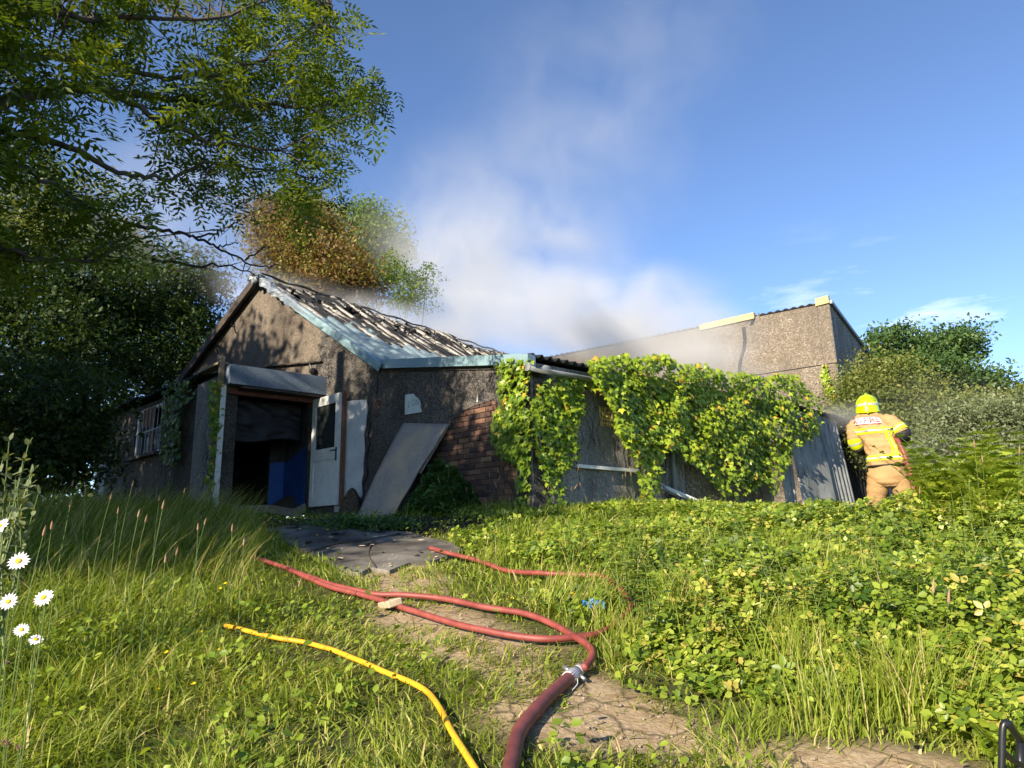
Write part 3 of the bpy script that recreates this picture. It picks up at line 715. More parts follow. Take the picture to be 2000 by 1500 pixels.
MB().prism([Dp(fr, 2.72), Dp(dw-fr, 2.72), Dp(dw-fr, dz1-.13), Dp(fr, dz1-.13)], dn_*(dt-.025)).build('pane', M_glass_dark, door)
for t0, t1, z0, z1 in ((fr, fr+.02, 2.72, dz1-.13), (dw-fr-.02, dw-fr, 2.72, dz1-.13), (fr, dw-fr, 2.72, 2.74), (fr, dw-fr, dz1-.15, dz1-.13)):
    MB().prism([Dp(t0, z0)+dn_*(dt-.02), Dp(t1, z0)+dn_*(dt-.02), Dp(t1, z1)+dn_*(dt-.02), Dp(t0, z1)+dn_*(dt-.02)], dn_*.016).build('glazing_bead', M_whitepaint, door)
hm = MB(); q = Dp(dw-.05, 2.62)+dn_*dt; hm.box(q+dn_*.004, da_*.016, dn_*.004, UP*.11); hm.tube([q+UP*.06, q+UP*.06+dn_*.045, q+UP*.06+dn_*.05-da_*.12], .009, 8); hm.build('handle', M_blackmetal, door)
MB().prism([Dp(dw+.004, dz0-.03), Dp(dw+.05, dz0-.03), Dp(dw+.05, dz1+.02), Dp(dw+.004, dz1+.02)], -dn_*.06).build('door_edge_strip', M_rust, door)
# white panel fixed to the gable right of the door, broken right edge
pn = [(662, 786), (722, 782), (725, 800), (722, 815), (721, 835), (717, 850), (719, 880), (716, 905), (717, 925), (713, 940), (714, 968), (705, 1000), (660, 1000)]
MB().prism([q+nG*.06 for q in wallpts(pn, J, nG)], nG*.02).build('white_panel', M_paneldirty, bld)
pn2 = [(722, 815), (727, 830), (722, 850), (726, 870), (719, 890), (722, 930), (714, 945), (712, 900), (712, 830)]
MB().prism([q+nG*.04 for q in wallpts(pn2, J, nG)], nG*.012).build('panel_backing', M_darkwood, bld)

# ------------------------------------------------------------------ big building behind
BB = az(-51); nBB = rn(BB); nBB = nBB if nBB[1] < 0 else -nBB
bc = atY(1624, 600, 19)*np.array([1, 1, 0]); CC = az(37); nCC = rn(CC); nCC = nCC if nCC[1] < 0 else -nCC
big = empty('tall_rendered_building', (float(bc[0]), float(bc[1]), 1.5), 'tall pale pebbledashed building with a long crack and cream bargeboard', 'building')
tl, tr_ = onpl(1245, 666, bc, nBB), onpl(1619, 592, bc, nBB)
ex = tl+(tl-tr_)*.9
bg_ = MB(); bg_.prism([P3(bc, 1), tr_, ex, P3(ex, 1)], -nBB*.25)
wl_ = bg_.build('core', M_char, big)
tr_c = wallpts([(1478, 612), (1472, 622), (1467, 636), (1452, 640), (1455, 665), (1452, 685), (1446, 705), (1444, 722), (1446, 745), (1443, 800)], bc, nBB)
# two render coats either side of the crack
def topz(p): 
    f_ = np.dot((p-tr_)[:2], (ex-tr_)[:2])/np.dot((ex-tr_)[:2], (ex-tr_)[:2]); return tr_+(ex-tr_)*f_
c_r = [topz(tr_c[0])]+tr_c+[P3(tr_c[-1], 1)]
seam_a = onpl(1644, 709, bc, nBB); 
MB().prism([q+nBB*.003-BB*.075 for q in c_r]+[P3(bc, 1)+nBB*.003, tr_+nBB*.003], nBB*.03).build('render_coat', M_peb_pale, wl_)
MB().prism([q+nBB*.003+BB*.04 for q in c_r]+[P3(ex, 1)+nBB*.003, ex+nBB*.003], nBB*.022).build('render_coat', M_peb_pale, wl_)
# lower storey slightly proud below the joint line, hairline crack
ja, jb = onpl(1641, 708, bc, nBB), onpl(1470, 734, bc, nBB)
MB().bar(ja+nBB*.034, jb+nBB*.034, nBB, .004, .014).build('joint', M_char, wl_)
MB().tube(wallpts([(1596, 595), (1598, 640), (1605, 680), (1610, 712), (1613, 740)], bc+nBB*.034, nBB), .011, 5).build('crack', M_mortar, wl_)
se = bc+CC*7.5
sm_ = MB(); sm_.prism([P3(bc, 1)-BB*.01, P3(se, 1), P3(se, tr_[2]-1.05), tr_-BB*.01], -nCC*.25); sm_.build('side_wall', M_peb_side, big)
MB().bar(tr_+nCC*.04+UP*.03, P3(se, tr_[2]-1.02)+nCC*.04, nCC, .05, .05).build('side_verge', M_gutter, big)
q = P3(bc+CC*3.2, 4.5)+nCC*.02; MB().bar(q, q+UP*2.1, CC, .03, .01).build('side_joint', M_char, big)
for (xa, ya), (xb, yb), h_ in (((1366, 640), (1472, 616), .09), ((1592, 590), (1618, 583), .12)):
    qa, qb = onpl(xa, ya, bc+nBB*.08, nBB), onpl(xb, yb, bc+nBB*.08, nBB)
    MB().prism([qa-UP*h_, qb-UP*h_, qb+UP*.1, qa+UP*.1], -nBB*.12).build('bargeboard', M_creamboard, big)
rl2 = MB(); rl2.grid(lambda u, v: tr_+(ex-tr_)*u+UP*(.04+.02*sin(u*320))+nBB*.03+CC*v*7.4-UP*v*1.0, 900, 1)
rlo = rl2.build('roof', M_blackroof, big, True); rlo.modifiers.new('thick', 'SOLIDIFY').thickness = .03

# ------------------------------------------------------------------ concrete apron and dark soil at the door
ap = [og(x, y) for x, y in ((515, 1038), (560, 1066), (612, 1090), (655, 1112), (700, 1128), (722, 1116), (760, 1122), (800, 1106), (842, 1104), (905, 1082), (880, 1064), (832, 1055), (800, 1044), (740, 1042), (660, 1034), (590, 1030))]
ap = [(p[0], p[1]) for p in ap]
apc = [np.array([x, y, float(gz(x, y))+.03]) for x, y in ap]
m_ = MB(); m_.prism(apc, (0, 0, -.12)); tag(m_.build('concrete_apron', M_conc), kind='structure')
slab_o = bpy.data.objects['concrete_apron']
for pxs in ([(600, 1086), (660, 1068), (730, 1058), (800, 1045)], [(735, 1118), (720, 1090), (728, 1058)]):
    jp = [np.array([*og(x, y)[:2], 0]) for x, y in pxs]
    for p in jp: p[2] = float(gz(p[0], p[1]))+.031
    MB().tube(smooth_path(jp, 6), .006, 5).build('slab_joint', M_soil, slab_o)
# burnt scraps, chips and stones strewn on the slab, the yard and the path
def scraps(name, n, where, smin, smax, m, label, flat=.35):
    mb = MB(); k = 0
    while k < n:
        x, y = where()
        if x is None: continue
        z = float(gz(x, y))+.004+(.03 if in_poly(np.array([x]), np.array([y]), ap)[0] else 0); s_ = random.uniform(smin, smax)*random.uniform(.5, 1); a = random.uniform(0, 6.3); e = random.uniform(1, 2.6)
        c_, d_ = cos(a), sin(a); pts = []
        for i in range(5): b_ = 2*pi*i/5+random.uniform(-.4, .4); u, v = s_*e*cos(b_), s_*sin(b_); pts.append(np.array([x+u*c_-v*d_, y+u*d_+v*c_, z]))
        top = [q*.75+np.array([x, y, z])*.25+UP*s_*flat*random.uniform(.5, 1.3) for q in pts]; mb.add(pts+top, [(5, 6, 7, 8, 9)]+[(i, (i+1) % 5, 5+(i+1) % 5, 5+i) for i in range(5)]); k += 1
    tag(mb.build(name, m), label, 'debris', kind='stuff')
def in_yard():
    x, y = random.uniform(-4.6, 0), random.uniform(5.6, 12); q = np.array([x]), np.array([y])
    return (x, y) if in_poly(*q, YARD)[0] or in_poly(*q, ap)[0] else (None, None)
def on_path():
    i = random.randrange(len(PATH)-1); t_ = random.random(); p = PATH[i]+(PATH[i+1]-PATH[i])*t_+rng.normal(size=2)*.16; return float(p[0]), float(p[1])
scraps('burnt_scraps', 230, in_yard, .008, .045, M_char, 'black burnt scraps strewn before the doorway')
scraps('pale_chips', 160, in_yard, .006, .022, M_concblock, 'pale chips of plaster on the slab')
scraps('path_stones', 260, on_path, .003, .010, simple('path_stone', (.27, .22, .16), .9, 0, .4, 30, .2), 'small stones on the sandy path', .8)

# ------------------------------------------------------------------ things on and against the walls
def text_mesh(body, size, m, bold=0.0):
    cu = bpy.data.curves.new('text', 'FONT'); cu.body = body; cu.size = size; cu.extrude = .001; cu.offset = bold; cu.align_x = 'CENTER'; cu.align_y = 'CENTER'; cu.resolution_u = 3
    o = bpy.data.objects.new('text', cu); me = bpy.data.meshes.new_from_object(o); bpy.data.objects.remove(o); me.materials.clear(); me.materials.append(m)
    import bmesh
    bb_ = bmesh.new(); bb_.from_mesh(me); bmesh.ops.triangulate(bb_, faces=bb_.faces[:]); bb_.to_mesh(me); bb_.free(); return me
def place_text(name, body, size, m, c, right, up, parent, bold=0.0, sx=1.0):
    me = text_mesh(body, size, m, bold); n = np.cross(right, up)
    for v in me.vertices:
        p = c+right*v.co.x*sx+up*v.co.y+n*v.co.z; v.co = p
    me.update(); return link(name, me, parent)
# torn white sign LON
lon_px = [(793, 771), (808, 769), (812, 774), (817, 778), (820, 782), (822, 789), (823, 797), (824, 805), (792, 810), (792, 788)]
pts = wallpts(lon_px, P0+nA*.045, nA)
lon = MB(); lon.prism(pts, nA*.012); ctr = sum(pts)/len(pts)
lono = lon.build('broken_sign', M_signwhite); tag(lono, 'broken white sign with faded letters LON on the dark pebbledash wall', 'sign')
r_ = -A
for ch, x, y in (('L', 798.5, 790), ('O', 807, 787), ('N', 815, 786)):
    place_text('letter', ch, .15, M_signgreen, onpl(x, y, P0+nA*.0585, nA), r_, UP, lono, 0, .75)
pz_ = wallpts([(821, 791), (822.5, 790), (823, 797), (820.5, 797)], P0+nA*.0585, nA); MB().prism(pz_, nA*.001).build('letter_fragment', M_signgreen, lono)
for x, y in ((795, 774), (795, 807.5)): q = onpl(x, y, P0+nA*.058, nA); MB().tube([q, q+nA*.004], .006, 6).build('nail', M_ink, lono)
# yellow security notice
sc_ = [onpl(x, y, K+nB*.03, nB) for x, y in ((1169.5, 793), (1198, 798), (1200, 834), (1173, 831))]
nto = MB().prism(sc_, nB*.008).build('security_notice', M_signyellow)
tag(nto, 'small yellow keep out notice half covered by ivy on the pebbledash side wall', 'sign')
uR = B; 
def npt(fx, fy):
    a = sc_[0]+(sc_[1]-sc_[0])*fx; b_ = sc_[3]+(sc_[2]-sc_[3])*fx; return a+(b_-a)*fy+nB*.010
for body, fy, size, bo in (('SECURITY', .19, .048, .0012), ('NOTICE', .36, .05, .0012), ('KEEP OUT', .77, .056, .002)):
    place_text('lettering', body, size, M_ink, npt(.5, fy), uR, UP, nto, bo, .8)
for fx_, fx2, fy_ in ((.16, .62, .54), (.2, .8, .6), (.18, .55, .92)): MB().tube([npt(fx_, fy_), npt(fx2, fy_)], .0035, 4).build('small_print_line', M_ink, nto)
for fa_, fb_ in (((.06, .05), (.94, .05)), ((.06, .95), (.94, .95)), ((.06, .05), (.06, .95)), ((.94, .05), (.94, .95))):
    MB().tube([npt(*fa_), npt(*fb_)], .0028, 4).build('border_line', M_ink, nto)
# white rail
ra, rb = onpl(1125, 910, K+nB*.05, nB), onpl(1246, 920, K+nB*.05, nB)
ro = MB().bar(ra, rb, UP, .022, .03).build('white_rail', M_whitepaint); tag(ro, 'thin white horizontal rail across the grey pebbledash side wall', 'rail')
# fallen pipes at the foot of the side wall
for (a_, b_), nm, lab, mm in ((((1297, 952), (1412, 1000)), 'fallen_pipe', 'pale fallen pipe lying aslant at the foot of the downpipe', M_whitepaint), (((1294, 953), (1322, 968)), 'broken_pipe', 'short broken dark pipe propped against the downpipe', M_gutter)):
    pa_, pb_ = onpl(*a_, K+nB*.12, nB), onpl(*b_, K+nB*(.3 if nm == 'fallen_pipe' else .14), nB); o = MB().tube([pa_, pb_], .035, 10).build(nm, mm, None, True); tag(o, lab, 'pipe')
# plywood sheets leaning on the front wall
bo_px = [(692, 1020), (752, 1037), (876, 829), (787, 825)]
Zb = [onpl(692, 1020, P0+nA*.75, nA), onpl(752, 1037, P0+nA*.75, nA), onpl(876, 828, P0+nA*.06, nA), onpl(787, 826, P0+nA*.06, nA)]
bd = empty('leaning_board', tuple(map(float, Zb[1])), 'long weathered plywood board leaning against the dark wall under the torn sign', 'board')
bn = np.cross(Zb[1]-Zb[0], Zb[3]-Zb[0]); bn /= np.linalg.norm(bn); bn = bn if bn[1] < 0 else -bn
def quadgrid(u, v):
    a = Zb[0]+(Zb[1]-Zb[0])*u; b_ = Zb[3]+(Zb[2]-Zb[3])*u; e = .012*sin(v*19)*(1 if u > .9 else 0)
    return a+(b_-a)*v+bn*.03*sin(pi*v)+(Zb[1]-Zb[0])*e*(u > .9)
bo_ = MB(); bo_.grid(quadgrid, 10, 24); bo_ = bo_.build('plywood_sheet', M_ply, bd, True); bo_.modifiers.new('thick', 'SOLIDIFY').thickness = .016
s2 = MB(); off2 = -bn*.03
s2.grid(lambda u, v: Zb[0]+off2+(Zb[1]-Zb[0])*(.3+.68*u)+((Zb[3]-Zb[0])*(1-.3-.7*u)+(Zb[2]-Zb[1])*(.3+.7*u))*(.55+.475*v-.012*u), 8, 10)
s2 = s2.build('second_sheet', M_ply, bd, True); s2.modifiers.new('thick', 'SOLIDIFY').thickness = .014
# rotten stump by the white panel
st = MB(); sc0 = onpl(686, 1003, J+nG*.28, nG)
def stump(u, v):
    a = 2*pi*u; h = v; r0 = (.17*(1-h)**.55)*(1+.35*(vnoise(u*9+3, v*5)-.5)+.3*(vnoise(u*21, v*14)-.5))
    return sc0+np.array([cos(a)*r0*1.15, sin(a)*r0, h*.43-.03])
st.grid(stump, 30, 16); so_ = st.build('rotten_stump', simple('rotten_wood', (.09, .07, .045), .95, 0, .6, 22, .8, .1), None, True); tag(so_, 'mossy brown rotten stump in front of the white wall panel', 'stump')
# white splinter on the broken render edge
q = onpl(932, 785, P0+nA*.04, nA); tag(MB().add([q-along*.014, q+along*.014, q+UP*.11, q+nA*.01], [(0, 1, 2), (0, 3, 1), (1, 3, 2), (0, 2, 3)]).build('white_splinter', M_whitepaint), 'tiny pointed white splinter on the broken edge of the render', 'splinter')

# ------------------------------------------------------------------ hoses and litter
def groundpath(px, h=0., lift=None, n=8):
    o = []
    for k, q in enumerate(px):
        p = og(*q[:2], h); p = np.array([p[0], p[1], float(gz(p[0], p[1]))+h+(q[2] if len(q) > 2 else 0)]); o.append(p)
    sp = smooth_path(o, n)
    for p in sp: p[2] = max(p[2], float(gz(p[0], p[1]))+h)
    return sp
R1 = .018
HOSE = []
def hose(name, px, r, m, label, lift=.01, group=None):
    gp_ = groundpath(px, r+lift); HOSE.extend(gp_); o = MB().tube(gp_, r, 12).build(name, m, None, True); return tag(o, label, 'hose', group)
hose('fire_hose', [(400, 1030), (440, 1068), (500, 1090), (560, 1110), (600, 1128), (650, 1148), (720, 1166), (790, 1188), (850, 1207), (920, 1226), (990, 1240), (1060, 1248), (1110, 1246), (1160, 1240), (1200, 1222), (1228, 1195), (1233, 1175), (1215, 1155), (1180, 1135, .03), (1130, 1132, .03), (1060, 1128, .03), (990, 1115), (940, 1102, .02), (872, 1084, .02), (840, 1070)], R1, M_hose, 'long red fire hose looping across the grass to the doorway', .025)
hose('fire_hose', [(560, 1112), (640, 1140), (730, 1160), (800, 1163), (870, 1170), (940, 1185), (985, 1192), (1030, 1200), (1080, 1220), (1120, 1243), (1150, 1262), (1157, 1280), (1148, 1297), (1140, 1305)], R1, M_hose, 'red fire hose running from the silver coupling back towards the door', .03)
bigp = groundpath([(985, 1560), (1000, 1490), (1015, 1430), (1050, 1385), (1090, 1345), (1120, 1318)], .031)
HOSE.extend(bigp); bh = MB().tube(bigp, [.029*(1+.04*sin(k*1.7)) for k in range(len(bigp))], 16).build('supply_hose', M_hosebig, None, True); tag(bh, 'thick dark red supply hose in the foreground grass, ending at a taped coupling', 'hose')
# coupling on the joint
ca = bigp[-1]; cb = groundpath([(1120, 1318), (1143, 1300)], .031)[-1]; cd = (cb-ca)/np.linalg.norm(cb-ca)
cpl = empty('hose_coupling', tuple(map(float, ca)), 'silver hose coupling bound with white tape between thick and thin red hoses', 'coupling')
MB().tube([ca-cd*.06, ca-cd*.01], .0315, 16).build('tape_binding', M_tape, cpl, True)
for k in range(7): q = ca-cd*(.055-.008*k); MB().tube([q, q+cd*.003], .033, 16).build('wire_wrap', M_steel, cpl, True)
MB().tube([ca-cd*.01, ca+cd*.035], .029, 16).build('coupling_body', M_steel, cpl, True)
MB().tube([ca+cd*.035, ca+cd*.05, ca+cd*.1], [.029, .026, .023], 16).build('tape_sleeve', M_tape, cpl, True)
sd = np.cross(cd, UP); sd /= np.linalg.norm(sd)
MB().tube([ca+cd*.01-sd*.022+UP*.01, ca+cd*.03-sd*.06+UP*.02], [.008, .011], 8).build('lug', M_steel, cpl, True)
MB().tube([ca+cd*.01+sd*.022, ca-cd*.01+sd*.06-UP*.012], [.007, .009], 8).build('lug', M_steel, cpl, True)
MB().tube(smooth_path([ca-cd*.03+sd*.03, ca-cd*.07+sd*.05-UP*.012, ca-cd*.12+sd*.045-UP*.025]), .002, 5).build('loose_tail', M_tape, cpl, True)
hose('yellow_hose', [(440, 1222), (480, 1232), (540, 1246, -.03), (590, 1254, -.04), (630, 1264), (690, 1286), (750, 1312), (800, 1332), (835, 1352), (860, 1385), (880, 1425), (905, 1465), (945, 1530)], .0125, M_yellowhose, 'yellow hose curving through the trodden grass', .02)
q = og(762, 1192); q[2] = gz(q[0], q[1]); dv = og(786, 1214)-og(740, 1172); dv[2] = 0; dv /= np.linalg.norm(dv); dv[2] = .02
wb_ = MB(); wb_.bar(q-dv*.13+UP*.03, q+dv*.12+UP*.05, np.array([-dv[1], dv[0], .25]), .045, .022); o = wb_.build('timber_block', M_concblock); tag(o, 'pale offcut block of timber lying across the red hoses', 'block')
bv = o.modifiers.new('b', 'BEVEL'); bv.width = .006
q = og(1160, 1211)+UP*.06; lt_ = MB(); lt_.grid(lambda u, v: q+np.array([(u-.5)*.13, (v-.5)*.05, .02*sin(u*9+v*5)+.015*sin(v*11)+.03]), 8, 4)
o = lt_.build('plastic_scrap', M_litter); o.modifiers.new('thick', 'SOLIDIFY').thickness = .002; tag(o, 'crumpled scrap of bright blue plastic in the brambles', 'litter')
# black tubular frame at the edge of the grass
tf = empty('tubular_frame', tuple(map(float, og(1975, 1500))), 'black tubular metal frame standing in the weeds', 'frame')
def fp(x, y, Y=2.35): return atY(x, y, Y)
MB().tube(smooth_path([fp(1955, 1560), fp(1957, 1480), fp(1958, 1430), fp(1962, 1413), fp(1972, 1414)], 5), .0105, 10).build('upright', M_blackmetal, tf, True)
MB().tube(smooth_path([fp(1970, 1413), fp(1980, 1428, 2.38), fp(1996, 1448, 2.42), fp(2015, 1468, 2.46)], 4), .0115, 10).build('top_rail', M_blackmetal, tf, True)
MB().tube(smooth_path([fp(1958, 1466), fp(1972, 1480, 2.37), fp(1990, 1492, 2.4), fp(2010, 1502, 2.44)], 4), .0095, 10).build('lower_brace', M_blackmetal, tf, True)
MB().tube([fp(1993, 1450, 2.41), fp(1992, 1560, 2.41)], .011, 10).build('upright', M_blackmetal, tf, True)

# ------------------------------------------------------------------ foliage builders
def unit(a): return a/np.maximum(np.linalg.norm(a, axis=-1, keepdims=True), 1e-9)
LEAF6 = np.array([(0, 0, 0), (.35, .5, .10), (.75, .36, .06), (1, 0, -.06), (.75, -.36, .06), (.35, -.5, .10), (.5, 0, 0)])
def leaf_arrays(C, Dr, Nn, ln, wd, shape='quad'):
    """C base points, Dr along the leaf, Nn approx normal"""
    n = len(C); Dr = unit(Dr); Sd = unit(np.cross(Nn, Dr)); Nn = np.cross(Dr, Sd); ln = np.broadcast_to(ln, n)[:, None]; wd = np.broadcast_to(wd, n)[:, None]
    if shape == 'quad': prof = np.array([(0, 0, 0), (.45, .5, .12), (1, 0, 0), (.45, -.5, .12)]); fc = [np.array([[0, 1, 2, 3]])]
    elif shape == 'leaf': prof = LEAF6; fc = [np.array([[0, 6, 2, 1], [6, 3, 2, 2], [0, 5, 4, 6], [6, 4, 3, 3]])]; fc = [np.array([[0, 6, 2, 1], [0, 5, 4, 6]]), np.array([[6, 3, 2], [6, 4, 3]])]
    elif shape == 'ivy':
        prof = np.array([(.28, 0, .06), (0, .0, 0), (-.08, .3, -.03), (.22, .32, .02), (.38, .56, -.06), (.52, .24, .02), (1, 0, -.10), (.52, -.24, .02), (.38, -.56, -.06), (.22, -.32, .02), (-.08, -.3, -.03)])
        fc = [np.array([[0, k, k+1 if k < 10 else 1] for k in range(1, 11)])[:, ::-1]]
    k = len(prof); V = C[:, None]+Dr[:, None]*prof[None, :, 0:1]*ln[:, None]+Sd[:, None]*prof[None, :, 1:2]*wd[:, None]+Nn[:, None]*prof[None, :, 2:3]*wd[:, None]
    base = (np.arange(n)*k)[:, None, None]; F = [(f[None]+base).reshape(-1, f.shape[1]) for f in fc]
    return V.reshape(-1, 3), F, k
def merge(parts):
    V = []; byk = {}; vals = []; off = 0
    for v, F, val in parts:
        V.append(v); vals.append(val)
        for f in F: byk.setdefault(f.shape[1], []).append(f+off)
        off += len(v)
    return np.concatenate(V), [np.concatenate(x) for x in byk.values()], np.concatenate(vals)
def rnd_dir(n): return unit(rng.normal(size=(n, 3)))
def leaf_cloud(name, C, ln, wd, m, parent=None, shape='quad', up=.5, val=None, sunw=.0):
    n = len(C); Dr = rnd_dir(n); Nn = unit(rnd_dir(n)+np.array([0, 0, up])+S*sunw)
    Dr = unit(Dr-Nn*np.sum(Dr*Nn, -1, keepdims=True)); s = rng.uniform(.6, 1.25, n)
    V, F, k = leaf_arrays(C, Dr, Nn, ln*s, wd*s, shape); v = np.repeat(rng.random(n) if val is None else val, k)
    return fast(name, V, F, m, {'v': v}, False, parent)

def tree(name, base, h, blobs, nleaf, ln, m, label, group=None, trunk_r=.12, shape='quad', up=.6, lean=(0, 0), bark=None, clump=60, csz=.30):
    """trunk, limbs to each blob of the crown, leaf clumps spread through the blobs"""
    bark = bark or M_bark; base = np.asarray(base, float); t = empty(name, tuple(map(float, base)), label, 'tree', group)
    top = base+np.array([lean[0], lean[1], h*.62]); mid = base+(top-base)*.5+np.array([.1, -.05, 0])
    MB().tube(smooth_path([base-UP*.3, base+UP*.1, mid, top], 4), list(np.linspace(trunk_r*1.25, trunk_r*.45, 13)), 8).build('trunk', bark, t, True)
    lm = MB(); cs = []; tot = sum(b[3]*b[4]*b[5] for b in blobs)
    for b in blobs:
        c = np.array(b[:3]); r3 = np.array(b[3:6]); st_ = base+(top-base)*random.uniform(.45, .95)
        lm.tube(smooth_path([st_, (st_+c)/2+rng.normal(size=3)*.15, c], 4), list(np.linspace(trunk_r*.42, trunk_r*.1, 9)), 5)
        nc = max(5, int(nleaf/clump*b[3]*b[4]*b[5]/tot))
        d = rnd_dir(nc)*(rng.random((nc, 1))**.38); cc = c+d*r3*(1+.22*rng.normal(size=(nc, 1)))
        for q in cc[::3]: lm.tube([c+(q-c)*.15, (c+q)/2+rng.normal(size=3)*.08, q], [trunk_r*.09, trunk_r*.06, trunk_r*.025], 4, False)
        cs.append(cc)
    lm.build('limbs', bark, t, True)
    cc = np.concatenate(cs); cv = rng.random(len(cc))
    k = np.repeat(np.arange(len(cc)), clump); sz = csz*rng.uniform(.5, 1.5, len(cc))
    P = cc[k]+rnd_dir(len(k))*(rng.random((len(k), 1))**.45)*np.array([1.55, 1.55, .95])*sz[k][:, None]
    val = np.clip(cv[k]*.6+rng.random(len(k))*.45, 0, 1)
    tag(leaf_cloud('crown', P, ln, ln*.5, m, t, shape, up, val), kind='stuff')
    return t
def pb(x, y, Y, rx, ry, rd):
    """crown blob: centre seen at a pixel at distance Y, radii in pixels across and up, metres deep"""
    p = atY(x, y, Y); s = Y/FPX; return (p[0], p[1], p[2], rx*s, rd, ry*s)

# ------------------------------------------------------------------ ash tree reaching in from the left
ash = empty('ash_tree', (-8.6, 5.2, 1.2), 'ash tree with feathery leaves reaching over the building from the left', 'tree')
tk = MB().tube(smooth_path([(-8.6, 5.2, .6), (-8.55, 5.2, 2), (-8.3, 5.4, 3.6), (-8.0, 5.6, 5.5), (-7.8, 5.8, 8)], 5), list(np.linspace(.26, .1, 21)), 12).build('trunk', M_bark, ash, True)
limbs = [  # pixels with distance
    ([(-400, 330, 5.6), (-150, 250, 5.8), (0, 197, 6.1), (130, 172, 6.5), (220, 186, 6.8), (330, 240, 7.2), (430, 282, 7.5), (545, 292, 7.8)], .055),
    ([(-400, 330, 5.6), (-120, 240, 6), (60, 175, 6.6), (200, 172, 7.0), (330, 190, 7.4), (440, 208, 7.7), (540, 205, 8.0), (640, 205, 8.3), (720, 190, 8.6)], .045),
    ([(-300, 220, 5.8), (-60, 145, 6.0), (90, 112, 6.3), (190, 120, 6.8), (330, 150, 7.2), (470, 130, 7.6), (600, 70, 8.1), (650, 20, 8.4)], .04),
    ([(-300, 100, 5.8), (0, 36, 6.2), (180, 38, 6.6), (330, 42, 7.0), (470, 20, 7.5), (560, -20, 7.8)], .035),
    ([(-200, 130, 6), (20, 260, 6.6), (120, 280, 6.8), (210, 330, 7.1), (270, 342, 7.3), (340, 344, 7.5), (420, 320, 7.8), (520, 330, 8.2), (640, 350, 8.5)], .035),
    ([(-250, 300, 5.7), (0, 315, 6.0), (110, 365, 6.6), (190, 420, 7.2), (240, 470, 7.5)], .03),
    ([(-250, 420, 5.6), (0, 486, 6.3), (70, 505, 6.6), (160, 507, 6.8), (240, 478, 7.1), (300, 450, 7.4)], .032)]
lpts = []
for i, (pp_, r0) in enumerate(limbs):
    P = smooth_path([atY(*q) for q in pp_], 6); rr = np.linspace(r0*1.25, r0*.25, len(P))
    P = [p+np.array([vnoise(k*.7, i*3)-.5, vnoise(k*.7, i*3+9)-.5, vnoise(k*.7, i*3+5)-.5])*.09 for k, p in enumerate(P)]
    MB().tube(P, list(rr), 8).build('limb', M_bark, ash, True); lpts += P[6:]
lpts = np.array(lpts)
ash_poly = [(-420, -260), (640, -200), (625, 10), (650, 50), (690, 15), (725, 55), (705, 95), (700, 125), (745, 160), (735, 215), (765, 262), (735, 275), (700, 262), (690, 320), (650, 318), (640, 300), (650, 350), (660, 420), (610, 405), (560, 400), (500, 395), (460, 430), (420, 425), (370, 400), (330, 440), (280, 470), (200, 520), (100, 560), (-420, 600)]
cl = sample_poly(ash_poly, 760)
gap = ((cl[:, 0]-235)/110)**2+((cl[:, 1]-290)/65)**2
gap2 = ((cl[:, 0]-330)/75)**2+((cl[:, 1]-395)/40)**2; gap3 = ((cl[:, 0]-60)/70)**2+((cl[:, 1]-370)/70)**2; gap4 = ((cl[:, 0]-90)/60)**2+((cl[:, 1]-90)/45)**2
keep = (gap > .9+.5*rng.random(len(cl))) & (gap2 > .8) & (gap3 > .8) & (gap4 > rng.random(len(cl)))
dens = fbm(cl[:, 0]/70, cl[:, 1]/60, 2); keep &= (dens > .42) | (rng.random(len(cl)) < .22)
cl = cl[keep]
Yc = 5.6+3.0*ss(-300, 720, cl[:, 0])+rng.normal(size=len(cl))*.75; Yc = np.clip(Yc, 5.5, 9.6)
CP = np.array([atY(x, y, Y) for (x, y), Y in zip(cl, Yc)])
tw = MB(); parts = []
for c in CP:
    dd = np.linalg.norm(lpts-c, axis=1); a_ = lpts[np.argmin(dd+rng.random(len(dd))*.25)]
    mid = (a_+c)/2+rng.normal(size=3)*.1; tw.tube([a_, mid, c], [.010, .0065, .003], 4, False)
tag(tw.build('twigs', M_bark, ash, True), kind='stuff')
NL = 15; ci = np.repeat(np.arange(len(CP)), NL); n = len(ci)
base_ = CP[ci]+rng.normal(size=(n, 3))*.13; rd = unit(rnd_dir(n)*np.array([1, 1, .55])+np.array([.15, 0, -.22])); llen = rng.uniform(.20, .35, n); cvv = rng.random(len(CP))[ci]
rnorm = unit(rnd_dir(n)*.5+UP); rside = unit(np.cross(rnorm, rd)); rnorm = np.cross(rd, rside)
for j_ in range(9):
    if j_ < 8: f_ = .28+.2*(j_//2); sg = 1 if j_ % 2 else -1; dr_ = unit(rd*.55+rside*sg*.85-UP*.12)
    else: f_ = 1.0; dr_ = rd
    C_ = base_+rd*(llen*f_)[:, None]-UP[None]*(llen*f_*f_*.18)[:, None]; Ln = llen*.36*rng.uniform(.8, 1.15, n)
    V, F, k = leaf_arrays(C_, dr_, rnorm+rng.normal(size=(n, 3))*.2, Ln, Ln*.3, 'quad'); parts.append((V, F, np.repeat(np.clip(cvv*.7+rng.random(n)*.3, 0, 1), k)))
V, F, vv_ = merge(parts); tag(fast('crown', V, F, M_ash, {'v': vv_}, False, ash), kind='stuff')
